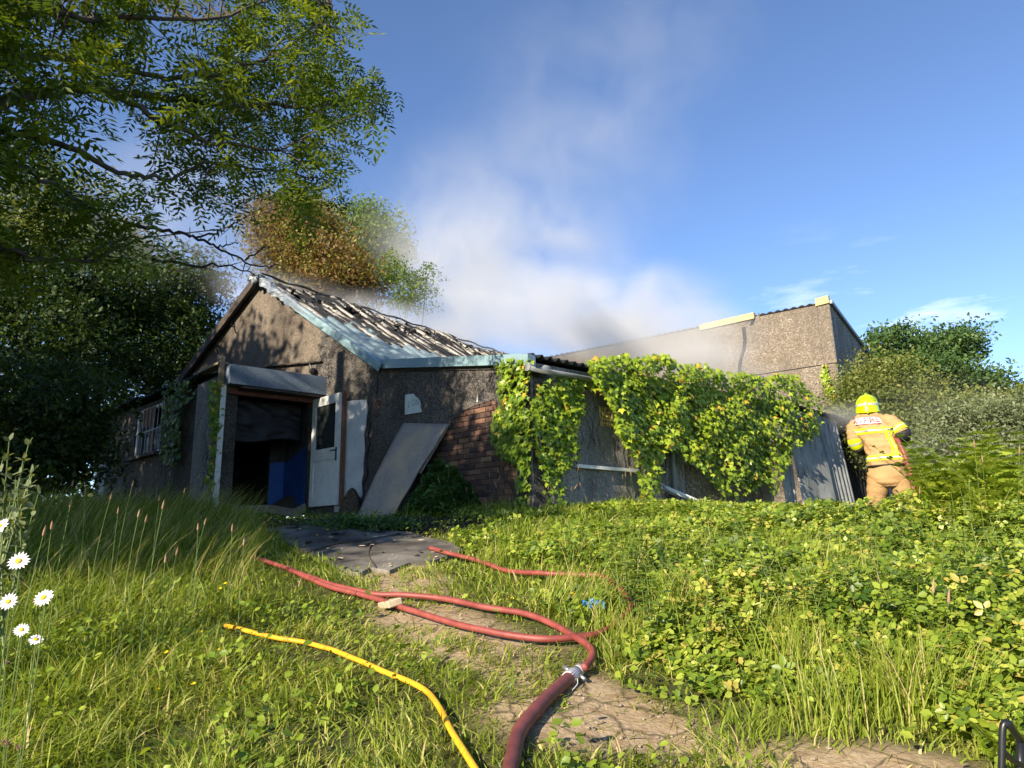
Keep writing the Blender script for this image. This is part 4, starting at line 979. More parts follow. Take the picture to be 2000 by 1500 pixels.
# bare dead boughs in front of the smoke
def twig(name, px, r0, m=M_deadbark, par=ash):
    P = smooth_path([atY(*q) for q in px], 5); P = [p+rng.normal(size=3)*.012 for p in P]
    mb = MB(); mb.tube(P, list(np.linspace(r0, r0*.25, len(P))), 6)
    for k in range(3, len(P)-1, 3):
        if random.random() < .75:
            d = unit(rng.normal(size=3)*np.array([1, .5, 1])); mb.tube([P[k], P[k]+d*random.uniform(.06, .2)], [r0*.35, r0*.15], 5)
    mb.build(name, m, par, True)
twig('dead_bough', [(250, 440, 7.4), (330, 452, 7.6), (380, 462, 7.7), (425, 483, 7.8), (470, 505, 7.9), (520, 522, 8), (540, 518, 8)], .022)
twig('dead_bough', [(300, 505, 7.4), (380, 520, 7.6), (430, 518, 7.7), (480, 530, 7.8), (520, 545, 7.9)], .018)
twig('dead_bough', [(380, 462, 7.7), (420, 455, 7.8), (450, 440, 7.9), (463, 432, 7.9)], .014)
twig('dead_bough', [(425, 483, 7.8), (450, 478, 7.8), (467, 474, 7.9)], .012)
twig('dead_bough', [(478, 506, 7.9), (505, 492, 7.9), (520, 484, 8), (545, 488, 8)], .012)
twig('dead_bough', [(160, 505, 6.9), (230, 470, 7.1), (255, 460, 7.2)], .02, M_bark)

# ------------------------------------------------------------------ trees around
for nm_, x0_, x1_, y0_, y1_, h0_, lab in (('far_wood', -60, -6, 34, 46, 7.5, 'far dark belt of trees behind the burning building'), ('far_hedge', 12, 60, 30, 44, 3.2, 'far hedge line beyond the willow scrub')):
    n = 900; c_ = np.stack([rng.uniform(x0_, x1_, n), rng.uniform(y0_, y1_, n), 2+h0_*rng.random(n)**.8], -1); k = np.repeat(np.arange(n), 26)
    tag(leaf_cloud(nm_, c_[k]+rng.normal(size=(len(k), 3))*np.array([.8, .8, .5]), .45, .3, M_darktree, None, 'quad', .6, np.clip(rng.random(n)[k]*.7+.3*rng.random(len(k)), 0, 1)), lab, 'wood', kind='stuff')
gl = 'dense dark hedgerow tree behind the left wall'
T = tree
T('hedgerow_tree', (-11.5, 17, 1.7), 7, [pb(60, 620, 16, 120, 110, 1.6), pb(180, 560, 17, 110, 90, 1.6), pb(90, 760, 15.5, 130, 90, 1.3), pb(-60, 560, 16, 110, 130, 1.6), pb(150, 690, 16, 100, 90, 1.5)], 30000, .13, M_darktree, 'dark bushy tree filling the corner beyond the left lean-to wall', 'trees behind the left wall', .16, csz=.36)
T('hedgerow_tree', (-9.3, 19.5, 1.7), 7.5, [pb(300, 600, 19, 110, 100, 1.8), pb(380, 560, 19.5, 70, 80, 1.5), pb(300, 720, 18, 110, 80, 1.4), pb(390, 660, 19, 60, 90, 1.4), pb(230, 640, 18.5, 90, 100, 1.6), pb(250, 500, 20, 80, 60, 1.4)], 32000, .13, M_darktree, 'dark leafy tree rising just behind the left slope of the burnt roof', 'trees behind the left wall', .16, csz=.38)
T('hedgerow_tree', (-8.6, 11.6, 1.7), 3.2, [pb(70, 850, 11.2, 130, 75, .8), pb(150, 800, 11.8, 80, 80, .8), pb(-40, 800, 11, 90, 110, .8), pb(20, 910, 10.6, 120, 60, .7), pb(150, 900, 11.4, 60, 70, .6)], 20000, .1, M_darktree, 'low dark bush standing at the end of the left wall', 'trees behind the left wall', .06, csz=.26)
T('hedgerow_tree', (-21, 30, 2), 12, [pb(60, 380, 30, 150, 110, 3), pb(150, 470, 29, 120, 100, 3), pb(-40, 470, 30, 130, 120, 3)], 14000, .24, M_haw, 'pale sunlit tree far behind the ash branches, veiled by smoke', None, .3, csz=.7)
T('scorched_tree', (-6.6, 20, 2), 8, [pb(560, 455, 19.5, 75, 55, 1.5), pb(640, 515, 19.3, 75, 55, 1.5), pb(705, 550, 19, 45, 40, 1.1), pb(600, 440, 20, 62, 30, 1.3), pb(528, 440, 20, 42, 30, 1.3), pb(670, 560, 19, 60, 35, 1.2), pb(570, 520, 19, 70, 40, 1.3), pb(620, 560, 18.6, 60, 40, 1.1)], 36000, .115, M_scorch, 'brown scorched tree behind the smoking roof ridge', None, .2, csz=.42)
T('green_tree', (-7.4, 21.5, 2), 8, [pb(580, 425, 21.5, 66, 30, 1.3), pb(640, 440, 21.5, 28, 26, 1.0)], 9000, .125, M_haw, 'green topped tree behind the scorched one', None, .2, csz=.45)
T('misty_tree', (-9, 38, 2), 13, [pb(730, 470, 38, 65, 55, 2.5), pb(710, 430, 38, 40, 40, 2), pb(770, 490, 38, 35, 40, 2)], 9000, .24, M_young, 'pale round tree fading into the smoke', None, .3, csz=.7)
T('birch_sapling', (-3.1, 18.6, 1.8), 6, [pb(765, 545, 18.6, 26, 35, .6), pb(800, 560, 18.6, 35, 28, .7), pb(832, 530, 18.6, 18, 13, .4), pb(758, 505, 18.6, 14, 20, .4), pb(800, 590, 18.6, 40, 22, .6)], 4600, .08, M_young, 'slender fresh green sapling rising over the roof', None, .06, csz=.22)
T('oak_tree', (14, 24, 1.5), 7, [pb(1760, 690, 24, 65, 40, 1.4), pb(1730, 660, 24, 30, 25, 1), pb(1850, 680, 24, 60, 35, 1.5), pb(1800, 740, 23, 110, 50, 1.6), pb(1880, 745, 23, 60, 40, 1.4), pb(1870, 655, 24, 20, 14, .6), pb(1920, 770, 23, 60, 40, 1.2)], 30000, .15, M_oak, 'dark green rounded tree right of the tall building', None, .2, csz=.36)
T('hawthorn_bush', (8.6, 15.5, 1.3), 3, [pb(1720, 760, 15.5, 75, 55, 1), pb(1680, 800, 15, 60, 55, .9), pb(1780, 800, 15, 80, 65, 1), pb(1730, 860, 14.5, 90, 60, 1), pb(1690, 730, 16, 45, 30, .8), pb(1850, 830, 15, 60, 50, .9)], 42000, .085, M_haw, 'yellow green bush behind the firefighter', None, .08, csz=.27)
T('willow_bush', (9.3, 11.8, 1.2), 2.4, [pb(1880, 850, 12, 75, 60, .9), pb(1960, 830, 12, 70, 55, .9), pb(1820, 890, 11.5, 60, 40, .8), pb(2030, 840, 11.5, 60, 60, .8), pb(1930, 910, 11, 110, 45, .8)], 34000, .07, M_willow, 'grey green willow scrub right of the firefighter', None, .05, csz=.24)
T('roadside_bush', (12.2, 15, 1.2), 3, [pb(2000, 800, 16, 70, 40, 1), pb(1940, 800, 17, 60, 35, 1)], 9000, .1, M_haw, 'far green bush against the sky beyond the willow scrub', None, .06, csz=.3)
# trees outside the picture on the left, whose shade falls across the yard
T('sycamore_tree', (-9.40, 2.90, -.2), 10, [(-9.20, 2.90, 6.7, 1.9, 1.9, 1.5), (-7.80, 2.30, 6.0, 1.2, 1.2, 1.3), (-10.70, 3.70, 6.6, 1.7, 1.7, 1.7), (-9.40, 3.50, 5.0, 1.9, 1.9, 1.4), (-8.20, 0.90, 5.9, 1.1, 1.1, 1.2), (-9.60, 0.30, 5.6, 1.4, 1.4, 1.5), (-11.60, 5.30, 7.6, 1.5, 1.5, 1.5), (-12.40, 6.50, 8.6, 1.5, 1.5, 1.3), (-8.40, 4.30, 6.0, 1.5, 1.5, 1.3), (-6.80, 2.20, 5.2, 1.0, 1.0, 1.1), (-10.80, 5.30, 5.2, 1.5, 1.5, 1.4), (-10.9, 5.2, 9.3, .9, .9, .8), (-12.0, 5.6, 9.2, .9, .9, .8), (-6.9, 2.0, 6.5, 1.1, 1.1, 1.1), (-6.3, 1.5, 5.9, .9, .9, .9)], 34000, .25, M_darktree, 'broad shade tree left of the yard', None, .24, csz=.5)
T('sycamore_tree', (-15.5, 9.5, .8), 10, [(-14.90, 8.90, 7.0, 2.2, 2.2, 2.0), (-13.60, 9.90, 5.4, 2.0, 2.0, 1.6), (-15.90, 7.40, 5.6, 2, 2, 1.8), (-13.40, 7.60, 8.2, 1.6, 1.6, 1.5), (-12.60, 8.00, 6.2, 1.7, 1.7, 1.6)], 14000, .25, M_darktree, 'tall shade tree beyond the elder bush', None, .24, csz=.55)
T('elder_bush', (-7.2, 3.4, .4), 4.2, [(-6.65, 2.85, 3.6, 1.3, 1.1, 1.2), (-6.05, 3.95, 2.8, 1.0, .9, 1.2), (-7.65, 2.45, 3.0, 1.1, 1, 1.4), (-7.25, 1.65, 4.0, 1.2, 1.0, 1.0), (-5.85, 4.85, 3.4, 1.0, .8, 1.0)], 17000, .16, M_darktree, 'elder bush at the left edge of the yard', None, .08, csz=.3)
#PART3
# ------------------------------------------------------------------ ivy
ivy_mesh = []
for k in range(3):
    V, F, _ = leaf_arrays(np.zeros((1, 3)), np.array([[0, 0, -1.]]), np.array([[0., -1, .25]]), 1.0, [1.0, .85, 1.1][k], 'ivy')
    me = bpy.data.meshes.new('ivy_leaf'); me.from_pydata([tuple(v) for v in V], [], [tuple(map(int, f)) for f in F[0]]); me.materials.append(M_ivyo); ivy_mesh.append(me)
def ivy(label, polys, P, n, nleaf, size, thick, nsingle, group='ivy on the derelict building', stems=14, val=(0, 1)):
    """leaves hang on a wall plane (P, outward n), bulging outwards"""
    pts = []; tot = sum(abs(sum(p[i][0]*p[(i+1) % len(p)][1]-p[(i+1) % len(p)][0]*p[i][1] for i in range(len(p)))) for p in polys)
    for p in polys:
        a = abs(sum(p[i][0]*p[(i+1) % len(p)][1]-p[(i+1) % len(p)][0]*p[i][1] for i in range(len(p)))); pts.append(sample_poly(p, max(10, int(nleaf*a/tot))))
    px = np.concatenate(pts); m_ = fbm(px[:, 0]/22, px[:, 1]/22, 2); px = px[((m_ > .40) | (rng.random(len(px)) < .45)) & (rng.random(len(px)) > .6*ss(850, 960, px[:, 1]))]
    nn_ = len(px); bul = fbm(px[:, 0]/45+3, px[:, 1]/38, 2); dep = rng.random(nn_)**.6
    C = np.array([onpl(x, y, P+n*(.03+thick*d_*(.35+.9*b_)), n) for (x, y), d_, b_ in zip(px, dep, bul)])+rng.normal(size=(nn_, 3))*.015
    t = empty('ivy_plant', tuple(map(float, P3(C.mean(0), C[:, 2].min()))), label, 'ivy', group)
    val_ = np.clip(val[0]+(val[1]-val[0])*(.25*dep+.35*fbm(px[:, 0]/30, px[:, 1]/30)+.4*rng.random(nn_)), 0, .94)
    val_[rng.random(nn_) < .018] = 1.0
    Nn = unit(n[None]+UP*.45+S*.35+rng.normal(size=(nn_, 3))*.42); Dr = unit(-UP*.9+rng.normal(size=(nn_, 3))*.45)
    Dr = unit(Dr-Nn*np.sum(Dr*Nn, -1, keepdims=True)); sz = size*rng.uniform(.55, 1.2, nn_)
    order = np.argsort(-sz*(.4+dep)); one = order[:nsingle]; rest = order[nsingle:]
    V, F, k = leaf_arrays(C[rest], Dr[rest], Nn[rest], sz[rest], sz[rest], 'ivy')
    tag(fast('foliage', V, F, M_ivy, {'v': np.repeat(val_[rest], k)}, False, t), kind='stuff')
    for i in one:
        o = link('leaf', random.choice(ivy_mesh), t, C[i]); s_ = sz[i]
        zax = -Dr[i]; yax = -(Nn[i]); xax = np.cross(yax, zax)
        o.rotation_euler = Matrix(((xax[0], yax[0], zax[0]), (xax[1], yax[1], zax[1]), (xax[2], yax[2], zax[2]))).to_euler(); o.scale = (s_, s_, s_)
    stm = MB()
    for k in range(stems):
        a_ = C[random.randrange(nn_)]; p = [a_-n*.02]
        for _ in range(6): p.append(p[-1]+np.array([0, 0, -.14])+rng.normal(size=3)*np.array([.05, .05, .03]))
        p = [q-n*(np.dot(q-P, n)-.03) for q in p if q[2] > 1.5]
        if len(p) > 2: stm.tube(p, list(np.linspace(.002, .0055, len(p))), 4, False)
    if stm.v: tag(stm.build('stems', M_deadbark, t), kind='stuff')
    return t
ivy('ivy trailing down the front wall over the exposed bricks', [[(960, 702), (1036, 702), (1038, 740), (1026, 775), (1012, 800), (985, 790), (970, 760), (975, 725)], [(962, 815), (985, 775), (1030, 800), (1036, 860), (1030, 900), (1000, 905), (968, 880), (956, 850)], [(1012, 890), (1034, 890), (1030, 1000), (1006, 1000)]], P0+nA*.03, nA, 2300, .075, .09, 150, val=(0, .8))
ivy('ivy hanging on the corner below the gutter end', [[(1040, 770), (1072, 738), (1140, 735), (1138, 790), (1124, 850), (1132, 890), (1098, 925), (1102, 990), (1068, 990), (1064, 930), (1045, 865), (1036, 810)], [(1090, 730), (1200, 750), (1190, 775), (1150, 755), (1100, 745)]], K+nB*.02, nB, 1900, .08, .10, 120, val=(.1, .95))
ivy('thick sunlit ivy smothering the top of the side wall', [[(1152, 705), (1165, 695), (1185, 700), (1215, 690), (1250, 700), (1300, 690), (1330, 712), (1370, 708), (1400, 725), (1450, 728), (1500, 735), (1530, 728), (1560, 735), (1580, 765), (1602, 790), (1605, 850), (1575, 860), (1545, 880), (1530, 930), (1515, 968), (1490, 935), (1480, 960), (1455, 970), (1430, 975), (1400, 955), (1378, 920), (1350, 900), (1325, 882), (1296, 872), (1292, 905), (1288, 940), (1275, 985), (1252, 985), (1246, 930), (1242, 900), (1222, 868), (1205, 845), (1200, 800), (1185, 775), (1160, 745)]], K+nB*.03, nB, 11500, .08, .42, 300, stems=60, val=(.15, 1.0))
ivy('ivy creeping beside the white jamb post', [[(408, 745), (436, 742), (432, 830), (424, 900), (418, 965), (398, 965), (412, 880)]], Hh+nP*.05, nP, 500, .07, .07, 60, val=(0, .7))
ivy('ivy over the top of the left wall near the window', [[(318, 745), (385, 742), (380, 775), (358, 790), (350, 840), (348, 900), (325, 920), (312, 880), (318, 800)]], Lc+nA*.06, nA, 900, .085, .12, 80, val=(0, .6))
ivy('ivy sprig clinging to the tall building', [[(1606, 712), (1614, 712), (1620, 750), (1634, 770), (1626, 782), (1612, 760), (1606, 735)]], bc+nBB*.05, nBB, 160, .12, .1, 20, val=(.4, .9), stems=4)

# ------------------------------------------------------------------ grass
SLAB = ap
BLD = [tuple(Lc[:2]+(-nP[:2])*.0), tuple(Hh[:2]), tuple(J[:2]), tuple(K[:2]), tuple(Kb[:2]), (12, 20), (-12, 25), tuple(Le[:2])]
def scatter(n, x0, x1, y0, y1, fov=1.1):
    X = rng.uniform(x0, x1, n); Y = y0*(y1/y0)**rng.random(n)        # denser near the viewer
    k = (np.abs(X) < fov*Y+.5) & ~in_poly(X, Y, BLD) & ~in_poly(X+.12*(fbm(X*6, Y*6)-.5)*3, Y+.5*(fbm(X*5+9, Y*5)-.62), SLAB); return X[k], Y[k]
HXY = np.array([p[:2] for p in HOSE])
def hose_d(X, Y):
    # clearance: grass is pressed down under a hose and on the near side of it
    d = np.full(len(X), 9.)
    for hx, hy in HXY[::2]:
        dy = Y-hy; d = np.minimum(d, np.hypot(X-hx, np.where(dy < 0, dy*.5, dy)))
    return d
def blades(name, X, Y, h, w_, lean, m, val, curl=1.0):
    hd = hose_d(X, Y); h = h*(.6+.4*ss(.03, .13, hd))
    n = len(X); B0 = np.stack([X, Y, gz(X, Y)-.01], -1); a = rng.uniform(0, 2*pi, n); sd_ = np.stack([np.cos(a), np.sin(a), 0*a], -1)
    fw = np.stack([-np.sin(a), np.cos(a), 0*a], -1); lean = np.asarray(lean)+fw*rng.uniform(.05, .45, n)[:, None]*curl
    ts = [0, .38, .72, 1]; rows = []
    ln_ = np.linalg.norm(lean, axis=1); upf = 1/np.sqrt(1+.6*ln_**2)
    for t_ in ts[:3]:
        c = B0+UP*(h*upf*(t_-.28*ln_*t_*t_))[:, None]+lean*(h*t_*t_)[:, None]; wv = sd_*(w_*(1-.25*t_-.4*t_*t_)*.5)[:, None]; rows += [c-wv, c+wv]
    rows.append(B0+UP*(h*upf*(1-.28*ln_))[:, None]+lean*h[:, None])
    V = np.stack(rows, 1).reshape(-1, 3); b0 = (np.arange(n)*7)[:, None]
    F = [np.concatenate([np.array([[0, 1, 3, 2]])+b0, np.array([[2, 3, 5, 4]])+b0]), np.array([[4, 5, 6]])+b0]
    return fast(name, V, F, m, {'v': np.repeat(val, 7)})
# short trodden and medium grass
X, Y = scatter(390000, -6.5, 8.5, 1.5, 13)
pd = path_d(X, Y)+.45*(fbm(X*2.3, Y*2.3)-.5)
tramp = ss(2.3, .9, path_d(X+.55, Y)) ; clump = fbm(X*3.1+5, Y*3.1, 2)
onp = ss(.40, .2, pd)*ss(.47, .60, fbm(X*2.7+60, Y*2.7+20, 3)+.14*ss(3.2, 2.6, Y)); dirt_ = in_poly(X, Y, YARD)
leftz = ss(-.28, -.42, X/Y)
rightz = ss(.06, .16, X/Y)*ss(2.5, 3.3, Y)
p = (1-.96*onp)*(.35+1.1*clump)*(1-.6*rightz)*np.where(dirt_, .06, 1)
k = rng.random(len(X)) < p; X, Y, clump, onp, tramp, leftz, rightz = [q[k] for q in (X, Y, clump, onp, tramp, leftz, rightz)]
h = (.07+.11*clump)*(1-.35*tramp)*(1+.5*leftz)*rng.uniform(.5, 1.5, len(X))*(1-.4*onp)
w_ = (.0040+.0011*Y*.5)*rng.uniform(.7, 1.4, len(X))
la_ = 2*pi*fbm(X*1.1+40, Y*1.1+7, 2)*1.5; ls_ = (.25+.55*tramp)*rng.uniform(.3, 1.3, len(X))
lean = np.stack([np.cos(la_)*ls_+.1+.6*rng.normal(size=len(X)), np.sin(la_)*ls_+.6*rng.normal(size=len(X)), 0*X], -1)
w_ = w_*np.exp(.4*rng.normal(size=len(X)))
val = np.clip(.15+.45*fbm(X*1.7, Y*1.7)+.55*(rng.random(len(X))-.35)+.25*tramp*rng.random(len(X)), 0, .93); val[rng.random(len(X)) < .05+.10*onp] = 1
tag(blades('grass', X, Y, h, w_, lean, M_grass, val), 'short trodden green grass over the slope', 'grass', kind='stuff')
# long meadow grass on the left, leaning to the right
n = 42000; X = rng.uniform(-8, .2, n); Y = rng.uniform(1.9, 11.5, n); sel = (X/Y < -.16-.2*rng.random(n)) & (X/Y > -.95) & ~in_poly(X, Y, BLD) & ~in_poly(X, Y, SLAB) & ~in_poly(X, Y, YARD)
X, Y = X[sel], Y[sel]; cl_ = fbm(X*2+3, Y*2+8, 2); sel = rng.random(len(X)) < (.25+1.2*cl_)*(.35+.65*ss(-.25, -.45, X/Y)); X, Y, cl_ = X[sel], Y[sel], cl_[sel]
lz = ss(-.22, -.5, X/Y); h = (.08+.17*lz*(.4+cl_)*ss(1.5, 5, Y))*rng.uniform(.6, 1.45, len(X))*(1+.30*ss(5, 9, Y)); w_ = (.0040+.0006*Y)*rng.uniform(.7, 1.3, len(X))
la_ = 2.2*(fbm(X*1.4+70, Y*1.4, 2)-.5)*pi; ls_ = .15+.75*rng.random(len(X)); lean = np.stack([.22+np.cos(la_)*ls_*.8+.45*rng.normal(size=len(X)), np.sin(la_)*ls_+.45*rng.normal(size=len(X)), 0*X], -1)
val = np.clip(.2+.5*cl_+.35*(rng.random(len(X))-.4), 0, .95); val[rng.random(len(X)) < .05] = 1
tag(blades('meadow_grass', X, Y, h, w_, lean, M_longgrass, val, .5), 'long leaning meadow grass left of the path', 'grass', kind='stuff')
# thin tall stems leaning over in the shade of the bank
n = 3800; Y = rng.uniform(5.2, 10, n); X = Y*rng.uniform(-.8, -.36, n); ok = ~in_poly(X, Y, BLD) & ~in_poly(X, Y, YARD) & (fbm(X*2.4, Y*2.4+50, 2) > .42); X, Y = X[ok], Y[ok]; n = len(X)
v_ = .35+.4*rng.random(n); v_[rng.random(n) < .3] = 1
tag(blades('tall_grass_stems', X, Y, rng.uniform(.32, .62, n), .0022+.0005*Y, np.stack([.25+.4*rng.random(n), .15*rng.normal(size=n), 0*X], -1), M_longgrass, v_, .3), 'thin tall grass stems leaning over in front of the left wall', 'grass', kind='stuff')
# taller grass tufts through the brambles and along the walls
tx = []; ty = []; th_ = []; lx = []
for k in range(260):
    y_ = random.uniform(3.0, 10.5); x_ = y_*random.uniform(.03, .8)
    if k > 210: f_ = random.random(); q = (K+(B*f_*5 if k % 2 else A*f_*1.6)+(nB if k % 2 else nA)*random.uniform(.1, .45)); x_, y_ = q[0], q[1]
    if in_poly(np.array([x_]), np.array([y_]), BLD)[0] or path_d(np.array([x_]), np.array([y_]))[0] < .45: continue
    m_ = random.randint(25, 90); tx.append(x_+rng.normal(size=m_)*.07); ty.append(y_+rng.normal(size=m_)*.07); th_.append(np.full(m_, random.uniform(.15, .36)*(.65 if y_ > 6.5 else 1))); lx.append(np.full(m_, random.uniform(-.2, .55)))
for x, y, m_, hh in ((1330, 1215, 260, .34), (1650, 1190, 240, .40), (1700, 1260, 260, .42), (1760, 1400, 280, .34), (1570, 1330, 220, .30), (1560, 1130, 160, .36), (1420, 1200, 160, .30), (1800, 1290, 200, .40), (1230, 1260, 160, .26), (1880, 1180, 160, .45), (1120, 1110, 200, .34), (960, 1110, 160, .28), (1620, 1420, 200, .26), (1850, 1420, 200, .34)):
    q = og(x, y); tx.append(q[0]+rng.normal(size=m_)*.085); ty.append(q[1]+rng.normal(size=m_)*.085); th_.append(np.full(m_, hh)); lx.append(np.full(m_, random.uniform(-.15, .4)))
X, Y, h, lx = map(np.concatenate, (tx, ty, th_, lx)); h = h*rng.uniform(.5, 1.3, len(X)); lean = np.stack([lx+.25*rng.normal(size=len(X)), .25*rng.normal(size=len(X)), 0*X], -1)
val = np.clip(.35+.45*rng.random(len(X)), 0, 1); val[rng.random(len(X)) < .12] = 1
tag(blades('grass_tufts', X, Y, h, (.0035+.0005*Y), lean, M_grass, val, .6), 'taller grass tufts standing up through the brambles', 'grass', kind='stuff')

# cut straw lying on the path, small broad weeds through the turf
X, Y = scatter(30000, -3, 3, 1.8, 8); k = rng.random(len(X)) < ss(.8, .1, path_d(X, Y)); X, Y = X[k], Y[k]; n = len(X); a_ = rng.uniform(0, 2*pi, n)
tag(blades('cut_straw', X, Y, rng.uniform(.03, .10, n), np.full(n, .004), np.stack([np.cos(a_)*3, np.sin(a_)*3, 0*X], -1), M_grass, np.where(rng.random(n) < .6, 1.0, .85), .3), 'dry cut grass strewn over the sandy path', 'straw', kind='stuff')
X, Y = scatter(60000, -4.5, 4, 1.7, 9); k = (rng.random(len(X)) < 1.6*(fbm(X*2.2+90, Y*2.2, 2)-.35)) & (path_d(X, Y) > .22) & (hose_d(X, Y) > .1); X, Y = X[k], Y[k]; n = len(X)
C = np.stack([X, Y, gz(X, Y)+rng.uniform(.02, .13, n)], -1); tag(leaf_cloud('ground_weeds', C, .04, .028, M_bramble, None, 'leaf', 1.2, np.clip(.3+.5*rng.random(n), 0, .9), .3), 'small broad leaved weeds through the turf', 'weeds', kind='stuff')
# flowering grass stalks
def stalk(base, h, lean, headlen, hr, label, group, hm=M_seed):
    base = np.asarray(base, float); lean = np.asarray(lean, float); t = empty('grass_stalk', tuple(map(float, base)), label, 'grass stalk', group)
    P = [base+UP*h*s_*(1-.12*s_*np.linalg.norm(lean))+lean*h*s_*s_ for s_ in np.linspace(0, 1, 8)]
    MB().tube(P, list(np.linspace(.0022, .0012, 8)), 4, False).build('stem', M_stem, t)
    d = unit(P[-1]-P[-3]); q0 = P[-1]-d*headlen*.25
    hb = MB(); hb.tube([q0, q0+d*headlen*.2, q0+d*headlen*.6, q0+d*headlen], [hr*.3, hr, hr*.8, hr*.15], 6); ho = hb.build('seed_head', hm, t, True)
    a = ho.data.attributes.new('v', 'FLOAT', 'POINT'); a.data.foreach_set('value', [random.random()]*len(ho.data.vertices))
for x, y, top, Y_ in ((235, 1010, 945, 5.2), (222, 1060, 1000, 4.8), (245, 1115, 1005, 4.2), (258, 1100, 1015, 4.3), (325, 1150, 1080, 4.0), (312, 1180, 1095, 3.9), (372, 1120, 1020, 4.6), (382, 1130, 1032, 4.6), (444, 1180, 1035, 4.2), (468, 1170, 1062, 4.3), (284, 1150, 988, 3.6), (112, 1080, 985, 3.8), (185, 1060, 970, 4.8), (150, 1020, 960, 5.4), (165, 1040, 965, 5.2), (125, 1000, 945, 5.4), (90, 1110, 1030, 3.6), (50, 1120, 1040, 3.2), (560, 1240, 1140, 3.7), (300, 1060, 975, 5.4), (340, 1050, 960, 5.8), (395, 1040, 955, 6.2), (360, 1010, 930, 7), (410, 1020, 940, 7.0), (320, 1010, 925, 7.2)):
    b_ = atY(x, y, Y_); gzb = float(gz(b_[0], b_[1])); tp = atY(x+random.uniform(2, 30), top, Y_); hh = tp[2]-gzb
    if hh < .12: hh = .3
    stalk((b_[0], b_[1], gzb), hh, ((tp[0]-b_[0])/hh, random.uniform(-.05, .05), 0), .05, .006, 'tan seed head on a tall stalk in the long grass left of the path', 'seeding stalks in the left meadow')
for k in range(26):
    f_ = random.random(); q = K+(A*f_*1.9 if k < 14 else B*f_*1.6)+(nA if k < 14 else nB)*random.uniform(.12, .5)
    stalk((q[0], q[1], float(gz(q[0], q[1]))), random.uniform(.3, .62), (random.uniform(-.25, .45), random.uniform(-.2, .1), 0), .08, .006, 'dry tan grass stalk standing against the foot of the brick wall' if k < 14 else 'dry grass stalk standing at the foot of the grey side wall', 'dry stalks along the walls')
for x, y, top, Y_ in ((1853, 1330, 1170, 3.2), (1828, 1310, 1150, 3.3), (1690, 1240, 1150, 4.2), (1735, 1230, 1140, 4.3), (1920, 1030, 870, 5.2), (1935, 1060, 900, 5.4), (1800, 1060, 960, 6), (1990, 1040, 880, 5)):
    b_ = atY(x, y, Y_); gzb = float(gz(b_[0], b_[1])); tp = atY(x+random.uniform(-20, 10), top, Y_); hh = max(.25, tp[2]-gzb)
    stalk((b_[0], b_[1], gzb), hh, ((tp[0]-b_[0])/hh, 0, 0), .07, .007, 'tall ribwort stalk with a brown head among the brambles', 'tall stalks in the brambles')

# ------------------------------------------------------------------ brambles
def bramble(name, X, Y, hgt, size, m, label, val=None, cat='bramble'):
    n = len(X); Z = gz(X, Y)+hgt*rng.uniform(.25, 1.0, n)**.7; C = np.stack([X, Y, Z], -1); parts = []
    up_ = unit(UP[None]+S[None]*.45+rng.normal(size=(n, 3))*.6); d0 = rnd_dir(n); d0 = unit(d0-up_*np.sum(d0*up_, -1, keepdims=True)); sd_ = np.cross(up_, d0)
    sz = size*rng.uniform(.55, 1.25, n); v0 = np.where(rng.random(n) < .03, .99, rng.random(n)*.7+.45*(fbm(X*1.7, Y*1.7, 3)-.12)) if val is None else val
    for ang in (0, 1.25, -1.25):
        dr_ = d0*cos(ang)+sd_*sin(ang); vl = np.clip(v0+.12*rng.normal(size=n), 0, .97); nr = up_+rng.normal(size=(n, 3))*.12
        for sel, shp in ((Y < 5.2, 'leaf'), (Y >= 5.2, 'quad')):      # simpler leaves where they are small
            if not sel.any(): continue
            V, F, k = leaf_arrays((C+dr_*(.18*sz)[:, None])[sel], dr_[sel], nr[sel], (sz*(1.1 if ang == 0 else .9))[sel], (sz*(.62 if shp == 'leaf' else .7))[sel], shp); parts.append((V, F, np.repeat(vl[sel], k)))
    V, F, vv_ = merge(parts); return tag(fast(name, V, F, m, {'v': vv_}), label, cat, kind='stuff')
n = 115000; X = rng.uniform(-.6, 11, n); Y = 2.3*(14/2.3)**rng.random(n)
ok = (X/Y > .02+.10*rng.random(n)-.18*ss(5, 7.5, Y)) & (X/Y < 1.15) & ~in_poly(X, Y, BLD) & ~in_poly(X, Y, SLAB) & ~in_poly(X, Y, YARD) & (path_d(X, Y)+.5*(fbm(X*2, Y*2)-.5) > .5)
X, Y = X[ok], Y[ok]; f_ = fbm(X*1.6+2, Y*1.6+11, 3); ok = (rng.random(len(X)) < np.clip((f_-.22)*3.4, .08, 1)) & (hose_d(X, Y) > .16); X, Y, f_ = X[ok], Y[ok], f_[ok]
hb_ = ((.05+.5*np.clip(f_-.25, 0, 1)*1.2)*ss(.3, 1.5, path_d(X, Y))+.05+.14*ss(.35, .7, X/Y))*(1-.6*ss(5.2, 7.8, Y)*ss(.46, .3, X/Y))+.24*ss(.43, .62, X/Y)*ss(3.6, 6, Y)
bramble('bramble_patch', X, Y, hb_, .030+.0032*Y, M_bramble, 'sunlit bramble leaves covering the bank right of the path')
n = 5200; f2 = rng.random(n)                      # the shaded clump beside the leaning board
c0 = onpl(850, 995, P0+nA*.35, nA); a_ = rng.uniform(0, 2*pi, n); r_ = np.sqrt(rng.random(n)); X = c0[0]+.50*r_*np.cos(a_)+.12; Y = c0[1]+.42*r_*np.sin(a_)-.05
bramble('bramble_bush', X, Y, np.clip((.85-.68*r_**1.5)*(.55+.9*(fbm(X*5, Y*5)-.2)), .08, 1), .062, M_nettle, 'dark bramble bush at the foot of the wall beside the leaning board')
